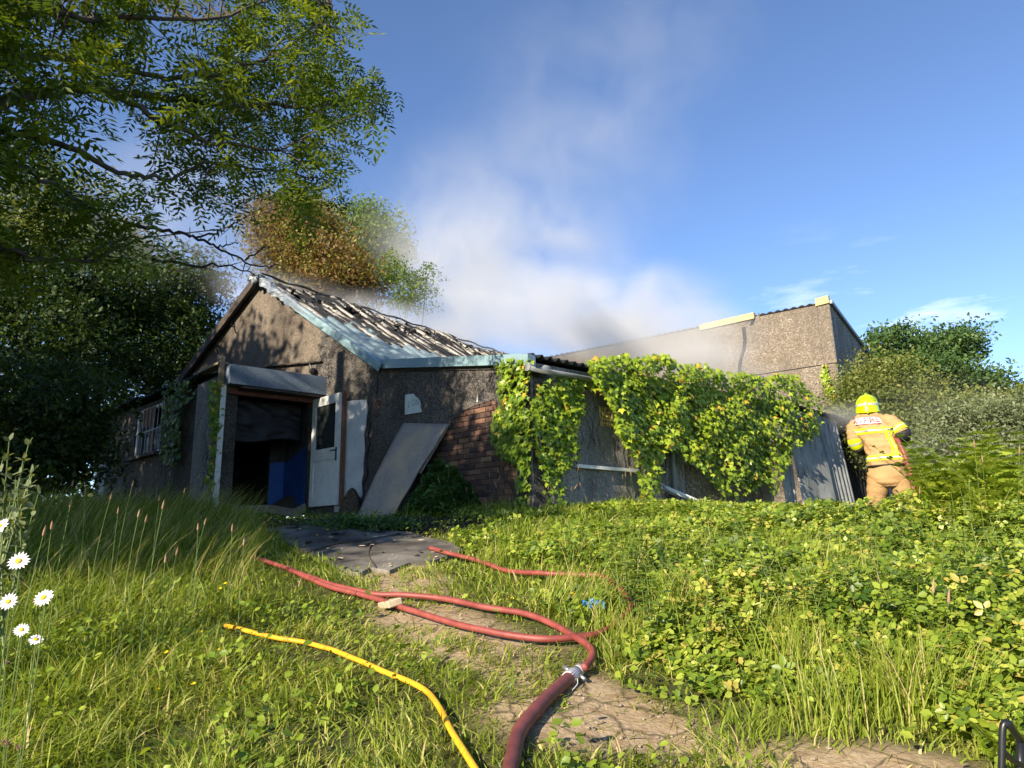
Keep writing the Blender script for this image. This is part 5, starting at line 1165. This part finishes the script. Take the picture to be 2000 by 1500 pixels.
n = 1100; q = og(712, 1036); X = q[0]+rng.normal(size=n)*.3; Y = q[1]+.15+rng.normal(size=n)*.16; ok = ~in_poly(X, Y, BLD)
bramble('weeds', X[ok], Y[ok], (.16*fbm(X*4, Y*4))[ok], .04, M_nettle, 'low dark weeds at the foot of the leaning board', None, 'weeds')
# upright leafy stems standing out of the brambles, ragged against the bank
mb = MB(); C = []; Dd = []; Sz = []
for k in range(420):
    y_ = random.uniform(3.4, 8.6); x_ = y_*random.uniform(.12, .95)
    if in_poly(np.array([x_]), np.array([y_]), BLD)[0] or path_d(np.array([x_]), np.array([y_]))[0] < .7: continue
    h_ = random.uniform(.22, .5)+.32*float(ss(.38, .62, x_/y_))*random.random()
    if x_/y_ < .58 and y_ > 5.5: h_ *= .55
    b_ = np.array([x_, y_, float(gz(x_, y_))]); ln_ = rng.normal(size=2)*.18; P = [b_+UP*h_*t_+np.array([ln_[0], ln_[1], 0])*h_*t_*t_ for t_ in np.linspace(0, 1, 6)]
    mb.tube(P, list(np.linspace(.004, .0015, 6)), 4, False)
    for i in range(9):
        f_ = .35+.65*i/8; q = b_+UP*h_*f_+np.array([ln_[0], ln_[1], 0])*h_*f_*f_; a_ = i*1.6+random.random()
        for s_ in (0, pi): C.append(q); Dd.append([cos(a_+s_), sin(a_+s_), .15-.5*(1-f_)]); Sz.append((.075-.045*f_)*random.uniform(.7, 1.3)+.012)
tag(mb.build('weed_stems', M_stem), 'upright stems of tall weeds in the brambles', 'weeds', kind='stuff')
C = np.array(C); n = len(C); Sz = np.array(Sz); V, F, k = leaf_arrays(C, np.array(Dd), unit(rnd_dir(n)*.35+UP), Sz, Sz*.5, 'leaf')
tag(fast('tall_weeds', V, F, M_bramble, {'v': np.repeat(np.clip(.2+.6*rng.random(n), 0, .9), k)}), 'tall leafy weeds standing out of the bramble bank', 'weeds', kind='stuff')
# pale leaved shrub at the left edge
def leafy_shrub(name, base, stems, m, label, group=None):
    t = empty(name, tuple(map(float, base)), label, 'shrub', group); sm_ = MB(); C = []; Dd = []
    for tip in stems:
        P = smooth_path([np.asarray(base, float)+rng.normal(size=3)*.05, (np.asarray(base)+tip)/2+rng.normal(size=3)*.06, tip], 8); sm_.tube(P, list(np.linspace(.006, .002, len(P))), 5, False)
        for k in range(5, len(P)):
            for s_ in range(3): d = unit(unit(P[k]-P[k-1])*.5+rng.normal(size=3)*.6); C.append(P[k]); Dd.append(d)
    sm_.build('stems', M_stem, t); C = np.array(C); Dd = np.array(Dd); n = len(C)
    V, F, k = leaf_arrays(C, Dd, unit(rnd_dir(n)*.6+UP), .045*rng.uniform(.7, 1.3, n), .024, 'leaf'); tag(fast('foliage', V, F, m, {'v': np.repeat(rng.random(n), k)}, False, t), kind='stuff')
b_ = atY(-10, 1120, 3.4); leafy_shrub('pale_shrub', (b_[0], b_[1], float(gz(b_[0], b_[1]))), [atY(x, y, Y_) for x, y, Y_ in ((18, 862, 3.6), (55, 870, 3.5), (62, 930, 3.5), (60, 925, 3.4), (30, 930, 3.6), (-20, 850, 3.5), (75, 965, 3.4), (20, 980, 3.3), (45, 900, 3.7), (5, 900, 3.5), (35, 960, 3.2))], M_willow, 'shrub with pale leaves at the left edge of the long grass')
# bracken
def bracken(base, h, nf, label, group):
    t = empty('bracken', tuple(map(float, base)), label, 'fern', group)
    for k in range(nf):
        a = random.uniform(0, 2*pi); d = np.array([cos(a), sin(a), 0]); C = []; Dd = []; Wd = []; Nf = []
        ln = h*random.uniform(.7, 1.1); P = [np.asarray(base)+UP*ln*(s_-.18*s_*s_)+d*ln*.42*s_**1.8 for s_ in np.linspace(0, 1, 15)]
        mb = MB(); mb.tube(P, list(np.linspace(.005, .0015, 15)), 4, False); fo = mb.build('frond', M_stem, t)
        for i in range(4, 15):
            tg = unit(P[min(i+1, 14)]-P[i-1]); sd_ = unit(np.cross(tg, UP)); pl_ = ln*.22*(1-((i-4)/11))**.8+.02
            for sg in (-1, 1):
                for q_ in range(6):
                    b_ = P[i]+sd_*sg*pl_*q_/6+tg*pl_*.12*q_/6
                    for s2_ in (-1, 1): C.append(b_); Dd.append(tg*s2_*.8+sd_*sg*.6); Wd.append(pl_*.26*(1-q_/7)+.006); Nf.append(np.cross(sd_, tg)*.8+UP*.5)
                C.append(P[i]); Dd.append(sd_*sg+tg*.12); Wd.append(pl_); Nf.append(np.cross(sd_, tg)*.8+UP*.5)
        C = np.array(C); Dd = np.array(Dd); Wd = np.array(Wd); Nf = np.array(Nf); n = len(C)
        V, F, kk_ = leaf_arrays(C, Dd, Nf+rng.normal(size=(n, 3))*.25, Wd, Wd*.38, 'quad'); vv = np.repeat(np.clip(random.random()*.6+.4*rng.random(n), 0, 1), kk_)
        tag(fast('pinnae', V, F, M_fern, {'v': vv}, False, fo), kind='stuff')
BL_ = {10: 'low bracken clump at the feet of the firefighter', 11: 'lone small fern in the middle of the bramble bank', 13: 'knee high fern among brambles above the black tubular frame', 14: 'small fern right beside the black tubular frame', 15: 'small fern at the sandy end of the path', 16: 'bracken clump hiding the left leg of the firefighter'}
for k, (x, y, Y_, h_) in enumerate(((1745, 1040, 7.0, .75), (1800, 1030, 6.6, .9), (1850, 1030, 6.2, 1.0), (1900, 1040, 6.0, 1.1), (1955, 1040, 5.6, 1.1), (2010, 1030, 5.5, 1.2), (1830, 1000, 7.6, .9), (1900, 990, 7.4, 1.0), (1970, 990, 7.0, 1.1), (1780, 1000, 7.8, .8), (1700, 1060, 6.8, .55), (1490, 1100, 6, .45), (1990, 1130, 4.8, .5), (1930, 1190, 4.2, .3), (1950, 1500, 2.6, .22), (1900, 1460, 2.75, .2), (1720, 1010, 8.2, .75))):
    q = atY(x, y, Y_); bracken((q[0], q[1], float(gz(q[0], q[1]))), h_*(1.1 if x > 1840 and y < 1100 else .66), random.randint(8, 11), BL_.get(k, 'tall green bracken clump beside the willow scrub' if h_ >= 1 else 'waist high bracken clump on the bank between firefighter and willow scrub'), 'bracken on the right bank')

# ------------------------------------------------------------------ flowers
def daisy(x, y, Y_, r, face, label, drop=.35):
    c = atY(x, y, Y_); t = empty('daisy', tuple(map(float, c)), label, 'daisy', None)
    nrm_ = unit(np.asarray(face, float)); u = unit(np.cross(nrm_, [.2, .1, 1])); v = np.cross(nrm_, u)
    for k in range(17):
        a = 2*pi*k/17+random.uniform(-.06, .06); d = cos(a)*u+sin(a)*v; s_ = np.cross(nrm_, d); L_ = r*random.uniform(.9, 1.06); bend = random.uniform(-.12, .1)
        MB().add([c+d*r*.22-s_*r*.05, c+d*r*.22+s_*r*.05, c+d*L_*.7+s_*r*.115+nrm_*r*bend*.5, c+d*L_+nrm_*r*bend, c+d*L_*.7-s_*r*.115+nrm_*r*bend*.5], [(0, 1, 2, 3, 4)]).build('petal', M_petal, t)
    ds = MB(); ds.grid(lambda p_, q_: c+nrm_*r*(.05+.12*cos(q_*pi/2))+(cos(2*pi*p_)*u+sin(2*pi*p_)*v)*r*.29*sin(q_*pi/2), 12, 4); ds.build('disc', M_disc, t, True)
    g = float(gz(c[0], c[1])); MB().tube(smooth_path([c-nrm_*r*.05, c-nrm_*r*.5-UP*.06, np.array([c[0]-.04, c[1]+.05, (c[2]+g)/2]), np.array([c[0]-.07, c[1]+.06, g])], 4), .0016, 5, False).build('stem', M_stem, t)
for x, y, Y_, r, face, lab in ((36, 1096, 1.75, .025, (.15, -.9, .5), 'white daisy facing forward above the sunlit grass, highest open flower of its group'), (85, 1167, 1.7, .023, (0, -.9, .6), 'large white daisy with a bright yellow centre beside a half hidden one'), (16, 1175, 1.7, .021, (.1, -.9, .5), 'white daisy left of the large one, petals spread wide'), (42, 1230, 1.75, .018, (.2, -.8, .6), 'small white daisy with a greenish centre in the dark grass'), (70, 1249, 1.75, .018, (.3, -.6, .9), 'white daisy tipped upwards so that its petals fan out'), (0, 1028, 1.75, .024, (-.3, -.8, .5), 'white daisy cut by the edge of the meadow, above all the others')):
    daisy(x, y, Y_, r, face, lab)
def buttercup(c, r, label, group):
    c = np.asarray(c, float); t = empty('buttercup', tuple(map(float, c)), label, 'flower', group); f = unit(np.array([random.uniform(-.4, .2), -.5, 1.]))
    u = unit(np.cross(f, [1, .1, .2])); v = np.cross(f, u); mb = MB()
    for k in range(5):
        a = 2*pi*k/5; d = cos(a)*u+sin(a)*v; s_ = np.cross(f, d); mb.add([c, c+d*r*.6+s_*r*.5+f*r*.25, c+d*r+f*r*.5, c+d*r*.6-s_*r*.5+f*r*.25], [(0, 1, 2, 3)])
    mb.build('petals', M_butter, t); g = float(gz(c[0], c[1])); MB().tube([c, np.array([c[0]+.01, c[1]+.02, (g+c[2])/2]), np.array([c[0], c[1]+.03, g])], .0013, 4, False).build('stem', M_stem, t)
bg1 = 'yellow buttercups in the meadow'
for x, y in ((252, 1112), (262, 1118), (248, 1105), (270, 1110), (222, 1130), (205, 1180), (218, 1207), (335, 1243), (345, 1237), (355, 1215), (325, 1275), (395, 1235), (428, 1270), (378, 1337), (500, 1040), (430, 1150), (440, 1140), (265, 1107), (290, 1105), (310, 1345), (620, 1045), (640, 1035)):
    q = og(x, y+18); q = atY(x, y, max(2.2, q[1])); buttercup(q, .013, 'small yellow buttercup in the meadow grass left of the path', bg1)
for x, y in ((1260, 1205), (1363, 1182), (1462, 1190), (1460, 1215), (1543, 1228), (1546, 1238), (1517, 1330), (1118, 1160), (1000, 1170), (1360, 1195), (1630, 1105)):
    q = og(x, y+22); q = atY(x, y, max(2.4, q[1])); buttercup(q, .014, 'small yellow flower showing among the bramble leaves', 'yellow flowers in the brambles')
for x, y in ((12, 1296), (36, 1460), (14, 1455), (8, 1450)):
    c = atY(x, y, 2.2); t = empty('clover', tuple(map(float, c)), 'pink clover head in the shaded grass below the daisies', 'clover', 'clover heads'); mb = MB()
    for k in range(46):
        d = unit(rng.normal(size=3)); d[2] = abs(d[2])*.9-.25; s_ = unit(np.cross(d, [.3, .2, 1])); mb.add([c+d*.004-s_*.0016, c+d*.004+s_*.0016, c+d*.014], [(0, 1, 2)])
    mb.build('flower_head', M_clover, t); g = float(gz(c[0], c[1])); MB().tube([c, np.array([c[0], c[1]+.03, g])], .0015, 4, False).build('stem', M_stem, t)
#PART4
# ------------------------------------------------------------------ firefighter
FF = np.array([4.75, 9.15, 0.]); FF[2] = float(gz(FF[0], FF[1])); fa_ = radians(-27); fz0 = 3.0-1.89
def W(x, y, z): return np.array([FF[0]+x*cos(fa_)-y*sin(fa_), FF[1]+x*sin(fa_)+y*cos(fa_), fz0+z])
man = empty('person', (float(FF[0]), float(FF[1]), fz0), 'firefighter in tan kit and yellow helmet, seen from behind, aiming a red hose', 'person')
def interp(rings, v):
    zs = [r[0] for r in rings]; t = v*(len(rings)-1); i = min(int(t), len(rings)-2); f = t-i; f2 = f*f*(3-2*f)
    return [a+(b-a)*f2 if k else a+(b-a)*f for k, (a, b) in enumerate(zip(rings[i], rings[i+1]))]
TR = [(.93, .0, .0, .222, .175), (1.02, -.002, .0, .222, .172), (1.12, -.012, .0, .208, .16), (1.22, -.035, .01, .205, .155), (1.33, -.07, .02, .222, .16), (1.43, -.10, .035, .24, .16), (1.51, -.12, .05, .235, .15), (1.575, -.13, .06, .195, .13), (1.625, -.137, .07, .13, .11), (1.66, -.14, .075, .098, .098), (1.695, -.14, .08, .09, .092)]
def torso(u, v, off=0.):
    z, cx, cy, rx, ry = interp(TR, v); a = 2*pi*u; c_, s_ = cos(a), sin(a); e = .8
    cr_ = vnoise(u*14+v*9, v*26-u*11); wr = -.016*max(0, 1-abs(cr_-.5)*7)*(v < .75)+.010*sin(9*u*2+v*34+3*sin(u*12))*(1-abs(v-.35)*1.3 if v < .8 else .2)+.007*sin(u*40-v*21)
    x = cx+(rx+off+wr)*np.sign(c_)*abs(c_)**e; y = cy-(ry+off+wr)*np.sign(s_)*abs(s_)**e
    return W(x, y, z-.02*(x-cx)*(-.9)*(1-v))
jk = MB(); jk.grid(lambda u, v: torso(u, v), 72, 60)
def limb(path, radii, n=6):
    P = smooth_path([np.array(p) for p in path], n); r = np.interp(np.linspace(0, 1, len(P)), np.linspace(0, 1, len(radii)), radii); return P, list(r)
armR = limb([(-.02, .05, 1.50), (.09, .03, 1.49), (.175, .0, 1.41), (.225, -.02, 1.32), (.19, .14, 1.25), (.10, .30, 1.20), (.02, .40, 1.17)], [.09, .105, .093, .088, .08, .07, .062])
armL = limb([(-.24, .06, 1.50), (-.31, .04, 1.46), (-.335, .02, 1.36), (-.325, .03, 1.24), (-.26, .18, 1.19), (-.18, .32, 1.17), (-.10, .44, 1.16)], [.09, .10, .088, .08, .076, .068, .06])
for P, r in (armR, armL):
    P2 = [W(*p) for p in P]; r2 = [q*(1+.07*sin(k*1.9)) for k, q in enumerate(r)]; jk.tube(P2, r2, 18)
jo = jk.build('jacket', M_kit, man, True)
def band(name, m, u0, u1, v0, v1, off, nu=40, nv=3, parent=jo):
    b = MB(); b.grid(lambda u, v: torso(u0+(u1-u0)*u, v0+(v1-v0)*v, off), nu, nv); o = b.build(name, m, parent, True); return o
for v0 in (.415, .07):
    band('reflective_band', M_hivis, 0, 1, v0, v0+.075, .005, 72); band('silver_band', M_silver, 0, 1, v0+.026, v0+.049, .008, 72)
band('back_brace', M_hivis, .165, .195, .14, .415, .005, 3, 24); band('back_brace', M_hivis, .125, .15, .14, .415, .005, 3, 24)
band('silver_brace', M_silver, .151, .164, .14, .415, .005, 3, 24)
for (P, r), k0 in ((armR, 12), (armL, 15)):
    for d_, m, gr in ((0, M_hivis, .006), (1, M_hivis, .006)):
        seg = [W(*p) for p in P[k0+d_*2:k0+d_*2+3]]
        MB().tube(seg, [q+gr for q in r[k0+d_*2:k0+d_*2+3]], 18, False).build('sleeve_band', m, jo, True)
    ma_ = (np.array(P[k0+1])+np.array(P[k0+2]))/2; mb_ = (np.array(P[k0+2])+np.array(P[k0+3]))/2; MB().tube([W(*ma_), W(*mb_)], [r[k0+2]+.010]*2, 18, False).build('silver_band', M_silver, jo, True)
for (P, r), k0, k1 in ((armR, 16, 24), (armL, 19, 26)):
    MB().tube([W(*p) for p in P[k0:k1]], [q+.009+.006*sin(k*1.3) for k, q in enumerate(r[k0:k1])], 18).build('elbow_patch', M_blackfab, jo, True)
band('hem', M_blackfab, 0, 1, .0, .015, .012, 72, 1)
# lettered patch on the shoulders
pc = MB(); U0_, U1_, V0_, V1_ = .185, .435, .55, .70
def patch(u, v, off): return torso(U0_+(U1_-U0_)*u, V0_+(V1_-V0_)*v+.012*(u-.5), off)
pc.grid(lambda u, v: patch(u, v, .007), 24, 6); po = pc.build('name_patch', M_patch, jo, True)
for u0, u1, v0, v1 in ((0, 1, 0, .06), (0, 1, .94, 1), (0, .018, 0, 1), (.982, 1, 0, 1)):
    b = MB(); b.grid(lambda u, v: patch(u0+(u1-u0)*u, v0+(v1-v0)*v, .0095), 24, 2); b.build('patch_border', M_redink, po, True)
me = text_mesh('TAN FIRE', 1.0, M_redink, .0); xs_ = [v.co.x for v in me.vertices]; ys_ = [v.co.y for v in me.vertices]; x0, x1, y0, y1 = min(xs_), max(xs_), min(ys_), max(ys_)
for v in me.vertices:
    fx = (v.co.x-x0)/(x1-x0); fy = (v.co.y-y0)/(y1-y0); v.co = patch(1-(.06+.88*fx), .19+.62*fy, .014 if v.co.z > 0 else .009)
me.update(); link('lettering', me, po)
# trousers
tm = MB(); HR = [(.98, .0, .01, .185, .14), (.9, .0, .0, .212, .165), (.8, .0, .0, .235, .18), (.72, .0, .0, .225, .165), (.67, .0, .0, .17, .12)]
def hips(u, v):
    z, cx, cy, rx, ry = interp(HR, v); a = 2*pi*u; wr = .008*sin(u*25+v*9); return W(cx+(rx+wr)*cos(a), cy-(ry+wr)*sin(a), z)
tm.grid(lambda u, v: hips(u, 1-v), 40, 14)
for sg in (-1, 1):
    P, r = limb([(sg*.10, 0, .84), (sg*.13, .01, .7), (sg*.17, .04, .5), (sg*.19, .03, .3), (sg*.20, 0, .10)], [.135, .13, .11, .105, .11], 5); tm.tube([W(*p) for p in P], [q*(1+.05*sin(k*2.1)) for k, q in enumerate(r)], 18)
to_ = tm.build('trousers', M_kit2, man, True)
for sg in (-1, 1):
    bt_ = MB(); bt_.tube([W(sg*.2, 0, .16), W(sg*.2, 0, .05), W(sg*.2, .02, .0)], [.075, .07, .06], 12); bt_.tube([W(sg*.2, -.05, .03), W(sg*.205, .08, .045), W(sg*.21, .2, .03)], [.05, .055, .04], 10); bt_.build('boot', M_blackfab, man, True)
# helmet
hc = (-.14, .10, 1.735)
def hel(u, v, off=0.):
    ph = v*pi/2*1.0; a = 2*pi*u
    if v <= 1: rr, zz = sin(ph), cos(ph)*.155
    else: rr, zz = 1+.04*(v-1)/.5, -(v-1)*.16
    dip = 0 if v <= 1 else .025*sin(a)*(-1)
    x = (.138+off)*rr*cos(a); y = -(.168+off)*rr*sin(a); return W(hc[0]+x, hc[1]+y, hc[2]+zz*(1+off/.15)+(dip*(v-1)*2 if v > 1 else 0))
hm_ = MB(); hm_.grid(lambda u, v: hel(u, v*1.5), 48, 30); ho = hm_.build('helmet', M_helmet, man, True); ho.modifiers.new('thick', 'SOLIDIFY').thickness = .006
cmb = MB(); cmb.tube([hel(.25 if q >= 0 else .75, abs(q), .003) for q in np.linspace(-.8, 1.1, 24)], [.007+.008*cos(q*1.2) for q in np.linspace(-.8, 1.1, 24)], 10); cmb.build('comb', M_helmet, ho, True)
for v_ in (.5, .6, .7):
    for ua, ub in ((.10, .215), (.285, .40)): MB().tube([hel(u, v_+.09*abs(u-.25)/.15, .001) for u in np.linspace(ua, ub, 8)], .0045, 6).build('ridge', M_helmet, ho, True); MB().tube([hel(u, v_+.035+.09*abs(u-.25)/.15, -.001) for u in np.linspace(ua, ub, 8)], .003, 5).build('groove', M_blackfab, ho, True)
hb_ = MB(); hb_.grid(lambda u, v: hel(.04+.42*u, .93+.12*v, .003), 30, 3); hb_.build('reflective_band', M_silver, ho, True)
MB().tube([hel(u, 1.5, .0) for u in np.linspace(0, 1, 33)], .007, 6).build('rim', M_helmet, ho, True)
MB().tube([hel(.25, 1.42, .002), hel(.25, 1.5, .004), hel(.25, 1.6, .002)], [.02, .018, .008], 10).build('adjuster', M_helmet, ho, True)
nk = MB(); nk.tube([W(-.14, .085, 1.62), W(-.14, .09, 1.68), W(-.14, .1, 1.74)], [.10, .115, .118], 16); nk.build('neck_curtain', M_blackfab, ho, True)
MB().tube([W(-.012, .09, 1.66), W(-.006, .1, 1.74)], [.02, .025], 8).build('chin_strap', M_blackfab, ho, True)
# continuous body inside the clothes
sk = [(0, 0, .92), (-.03, .0, 1.12), (-.09, .03, 1.35), (-.125, .05, 1.5), (-.14, .08, 1.62), (-.14, .1, 1.7), (-.14, .12, 1.78), (-.14, .19, 1.72),
      (.08, .03, 1.5), (.215, -.01, 1.32), (.02, .40, 1.17), (-.30, .05, 1.47), (-.315, .03, 1.25), (-.10, .44, 1.16), (.1, 0, .86), (.165, .05, .5), (.2, 0, .1), (.205, .16, .04), (-.1, 0, .86), (-.165, .05, .5), (-.2, 0, .1), (-.205, .16, .04)]
ed = [(0, 1), (1, 2), (2, 3), (3, 4), (4, 5), (5, 6), (6, 7), (3, 8), (8, 9), (9, 10), (3, 11), (11, 12), (12, 13), (0, 14), (14, 15), (15, 16), (16, 17), (0, 18), (18, 19), (19, 20), (20, 21)]
rad = [.13, .12, .13, .12, .055, .06, .09, .05, .06, .045, .035, .06, .045, .035, .09, .065, .045, .04, .09, .065, .045, .04]
me = bpy.data.meshes.new('body'); me.from_pydata([tuple(W(*p)) for p in sk], ed, []); me.materials.append(M_skin)
bo2 = link('body', me, man); bo2.modifiers.new('skin', 'SKIN'); 
for i, r in enumerate(rad): me.skin_vertices[0].data[i].radius = (r, r)
me.skin_vertices[0].data[0].use_root = True
bo2.modifiers.new('sub', 'SUBSURF').levels = 1
# gloves closed on the branch pipe
def glove(c, ax):
    g = MB(); c = np.array(c); ax = unit(np.array(ax, float)); s1 = unit(np.cross(ax, [0, 0, 1])); s2 = np.cross(s1, ax)
    g.tube([W(*(c-s1*.05)), W(*(c-s1*.03+ax*.0)), W(*(c-s1*.02+s2*.02))], [.03, .042, .03], 10)
    for k in range(4):
        o = c+ax*(-.035+.024*k); L_ = [.9, 1, 1.03, .88][k]; g.tube([W(*(o-s1*.035)), W(*(o+s2*.036*L_-s1*.01)), W(*(o+s1*.036*L_+s2*.012)), W(*(o+s1*.022-s2*.028*L_))], [.0115, .0115, .0105, .009], 7)
    g.tube([W(*(c-s1*.045+ax*.02)), W(*(c-s2*.036-s1*.005+ax*.03)), W(*(c+s1*.02-s2*.036+ax*.035))], [.014, .012, .01], 7)
    return g.build('glove', M_blackfab, man, True)
glove((.0, .44, 1.16), (-.2, 1, 0)); glove((-.07, .50, 1.16), (-.2, 1, 0))
# the hose he carries
hp_ = [W(*p) for p in smooth_path([(.30, -.55, .03), (.285, -.30, .08), (.262, -.19, .45), (.245, -.185, .8), (.215, -.19, 1.02), (.165, -.15, 1.2), (.125, -.02, 1.29), (.09, .2, 1.25), (.02, .40, 1.17), (-.05, .56, 1.16)], 7)]
ah = empty('attack_hose', tuple(map(float, hp_[0])), 'red hose held at the hip of the firefighter, rising from the bracken', 'hose')
MB().tube(hp_, .030, 14).build('hose_line', M_hose, ah, True)
MB().tube([W(-.05, .56, 1.16), W(-.09, .70, 1.165), W(-.12, .82, 1.17)], [.032, .026, .02], 12).build('branch_nozzle', M_blackmetal, ah, True)

# ------------------------------------------------------------------ smoke
sm_lo, sm_hi = np.array([-11, 9.9, 1.6]), np.array([11.5, 27, 23.])
mb = MB(); mb.box((sm_lo+sm_hi)/2, np.array([(sm_hi-sm_lo)[0]/2, 0, 0]), np.array([0, (sm_hi-sm_lo)[1]/2, 0]), np.array([0, 0, (sm_hi-sm_lo)[2]/2]))
m = bpy.data.materials.new('smoke'); m.use_nodes = True; t = m.node_tree; t.nodes.clear(); MATS['smoke'] = m
mo = N(t, 'ShaderNodeOutputMaterial'); pv = N(t, 'ShaderNodeVolumePrincipled'); L(t, pv.outputs[0], mo.inputs['Volume'])
pv.inputs['Color'].default_value = (.81, .805, .79, 1); pv.inputs['Anisotropy'].default_value = 0; pv.inputs['Density'].default_value = 1.0
t = bpy.data.node_groups.new('smoke_field', 'GeometryNodeTree'); t.interface.new_socket('Geometry', in_out='OUTPUT', socket_type='NodeSocketGeometry')
geo = N(t, 'GeometryNodeInputPosition').outputs[0]
def vmath(op, a, b):
    n_ = N(t, 'ShaderNodeVectorMath', operation=op)
    for s_, q in ((0, a), (1, b)):
        if hasattr(q, 'is_linked'): L(t, q, n_.inputs[s_])
        else: n_.inputs[s_].default_value = tuple(map(float, q))
    return n_
puffs = []
def puff(c, r, amp): puffs.append((np.asarray(c, float), r, amp))
for s_, a_, hh in ((.5, .3, .35), (1.8, .4, .4), (3.2, .6, .4), (4.7, .8, .5), (6.3, .9, .6)): puff(apex+RD*s_+G*.75+UP*(.05+.02*s_), (1.1, 1.1, .42+.06*s_), a_*1.1)
puff(atY(455, 520, 14.2), (.6, .6, .8), .16)
puff(atY(860, 560, 23), (3.4, 1.5, 2.0), .45); puff(atY(1000, 610, 18.8), (3.6, 1.5, 1.4), .42); puff(atY(1180, 610, 17.2), (3.2, 1.6, 1.3), .5); puff(atY(1300, 660, 15.8), (2.2, 1.1, .9), .7)
puff(atY(980, 490, 20.5), (4.2, 1.8, 1.9), .22); puff(atY(1080, 340, 20), (4.4, 2, 3.0), .07); puff(atY(860, 400, 22.5), (3.3, 1.9, 2.8), .075); puff(atY(1180, 170, 20.5), (4.2, 2, 3.4), .036); puff(atY(1330, 40, 20.5), (3.4, 2, 2.8), .024); puff(atY(1000, 80, 20.5), (3.4, 2, 2.8), .010)
puff(atY(1350, 700, 14.4), (1.4, .8, .40), .7); puff(atY(1460, 735, 14.6), (1.0, .6, .24), .9); puff(atY(1380, 680, 16), (1.3, .8, .4), .05)
puff(atY(100, 400, 21), (5, 2.5, 3.5), .045); puff(atY(330, 400, 18), (3.4, 2, 2.4), .10); puff(atY(1130, 655, 15.2), (1.6, .8, .55), .7)
puff(atY(1790, 890, 11), (.9, .6, .35), .22); puff(atY(1640, 815, 13.8), (.8, .6, .25), .4); puff(atY(1830, 800, 13), (1.6, 1, .8), .05)
tot_ = None
for c, r, amp in puffs:
    d = vmath('DIVIDE', vmath('SUBTRACT', geo, c).outputs[0], r); ln_ = vmath('LENGTH', d.outputs[0], (0, 0, 0)).outputs['Value']
    f = N(t, 'ShaderNodeMapRange', interpolation_type='SMOOTHSTEP'); L(t, ln_, f.inputs[0]); f.inputs[1].default_value = 1.25; f.inputs[2].default_value = .25; f.inputs[3].default_value = 0; f.inputs[4].default_value = amp
    tot_ = f.outputs[0] if tot_ is None else math_(t, 'ADD', tot_, f.outputs[0])
mpn = vmath('MULTIPLY', geo, (1, 1, .8))
nz_ = noise(t, mpn.outputs[0], .62, 6, .66, .9)
vc = N(t, 'GeometryNodeVolumeCube'); L(t, math_(t, 'SUBTRACT', math_(t, 'MULTIPLY', tot_, maprange(t, nz_, .36, .66, .18, 1.7)), .003, True), vc.inputs['Density'])
vc.inputs['Min'].default_value = tuple(map(float, sm_lo)); vc.inputs['Max'].default_value = tuple(map(float, sm_hi))
for nm_, q in zip('XYZ', (sm_hi-sm_lo)/.125): vc.inputs['Resolution '+nm_].default_value = int(q)
sm2 = N(t, 'GeometryNodeSetMaterial'); sm2.inputs['Material'].default_value = m; L(t, vc.outputs[0], sm2.inputs[0])
go_ = N(t, 'NodeGroupOutput'); L(t, sm2.outputs[0], go_.inputs[0])
so = mb.build('smoke', m); so.modifiers.new('smoke_field', 'NODES').node_group = t
tag(so, 'pale smoke billowing from the burnt roof and drifting to the right', 'smoke', kind='stuff')
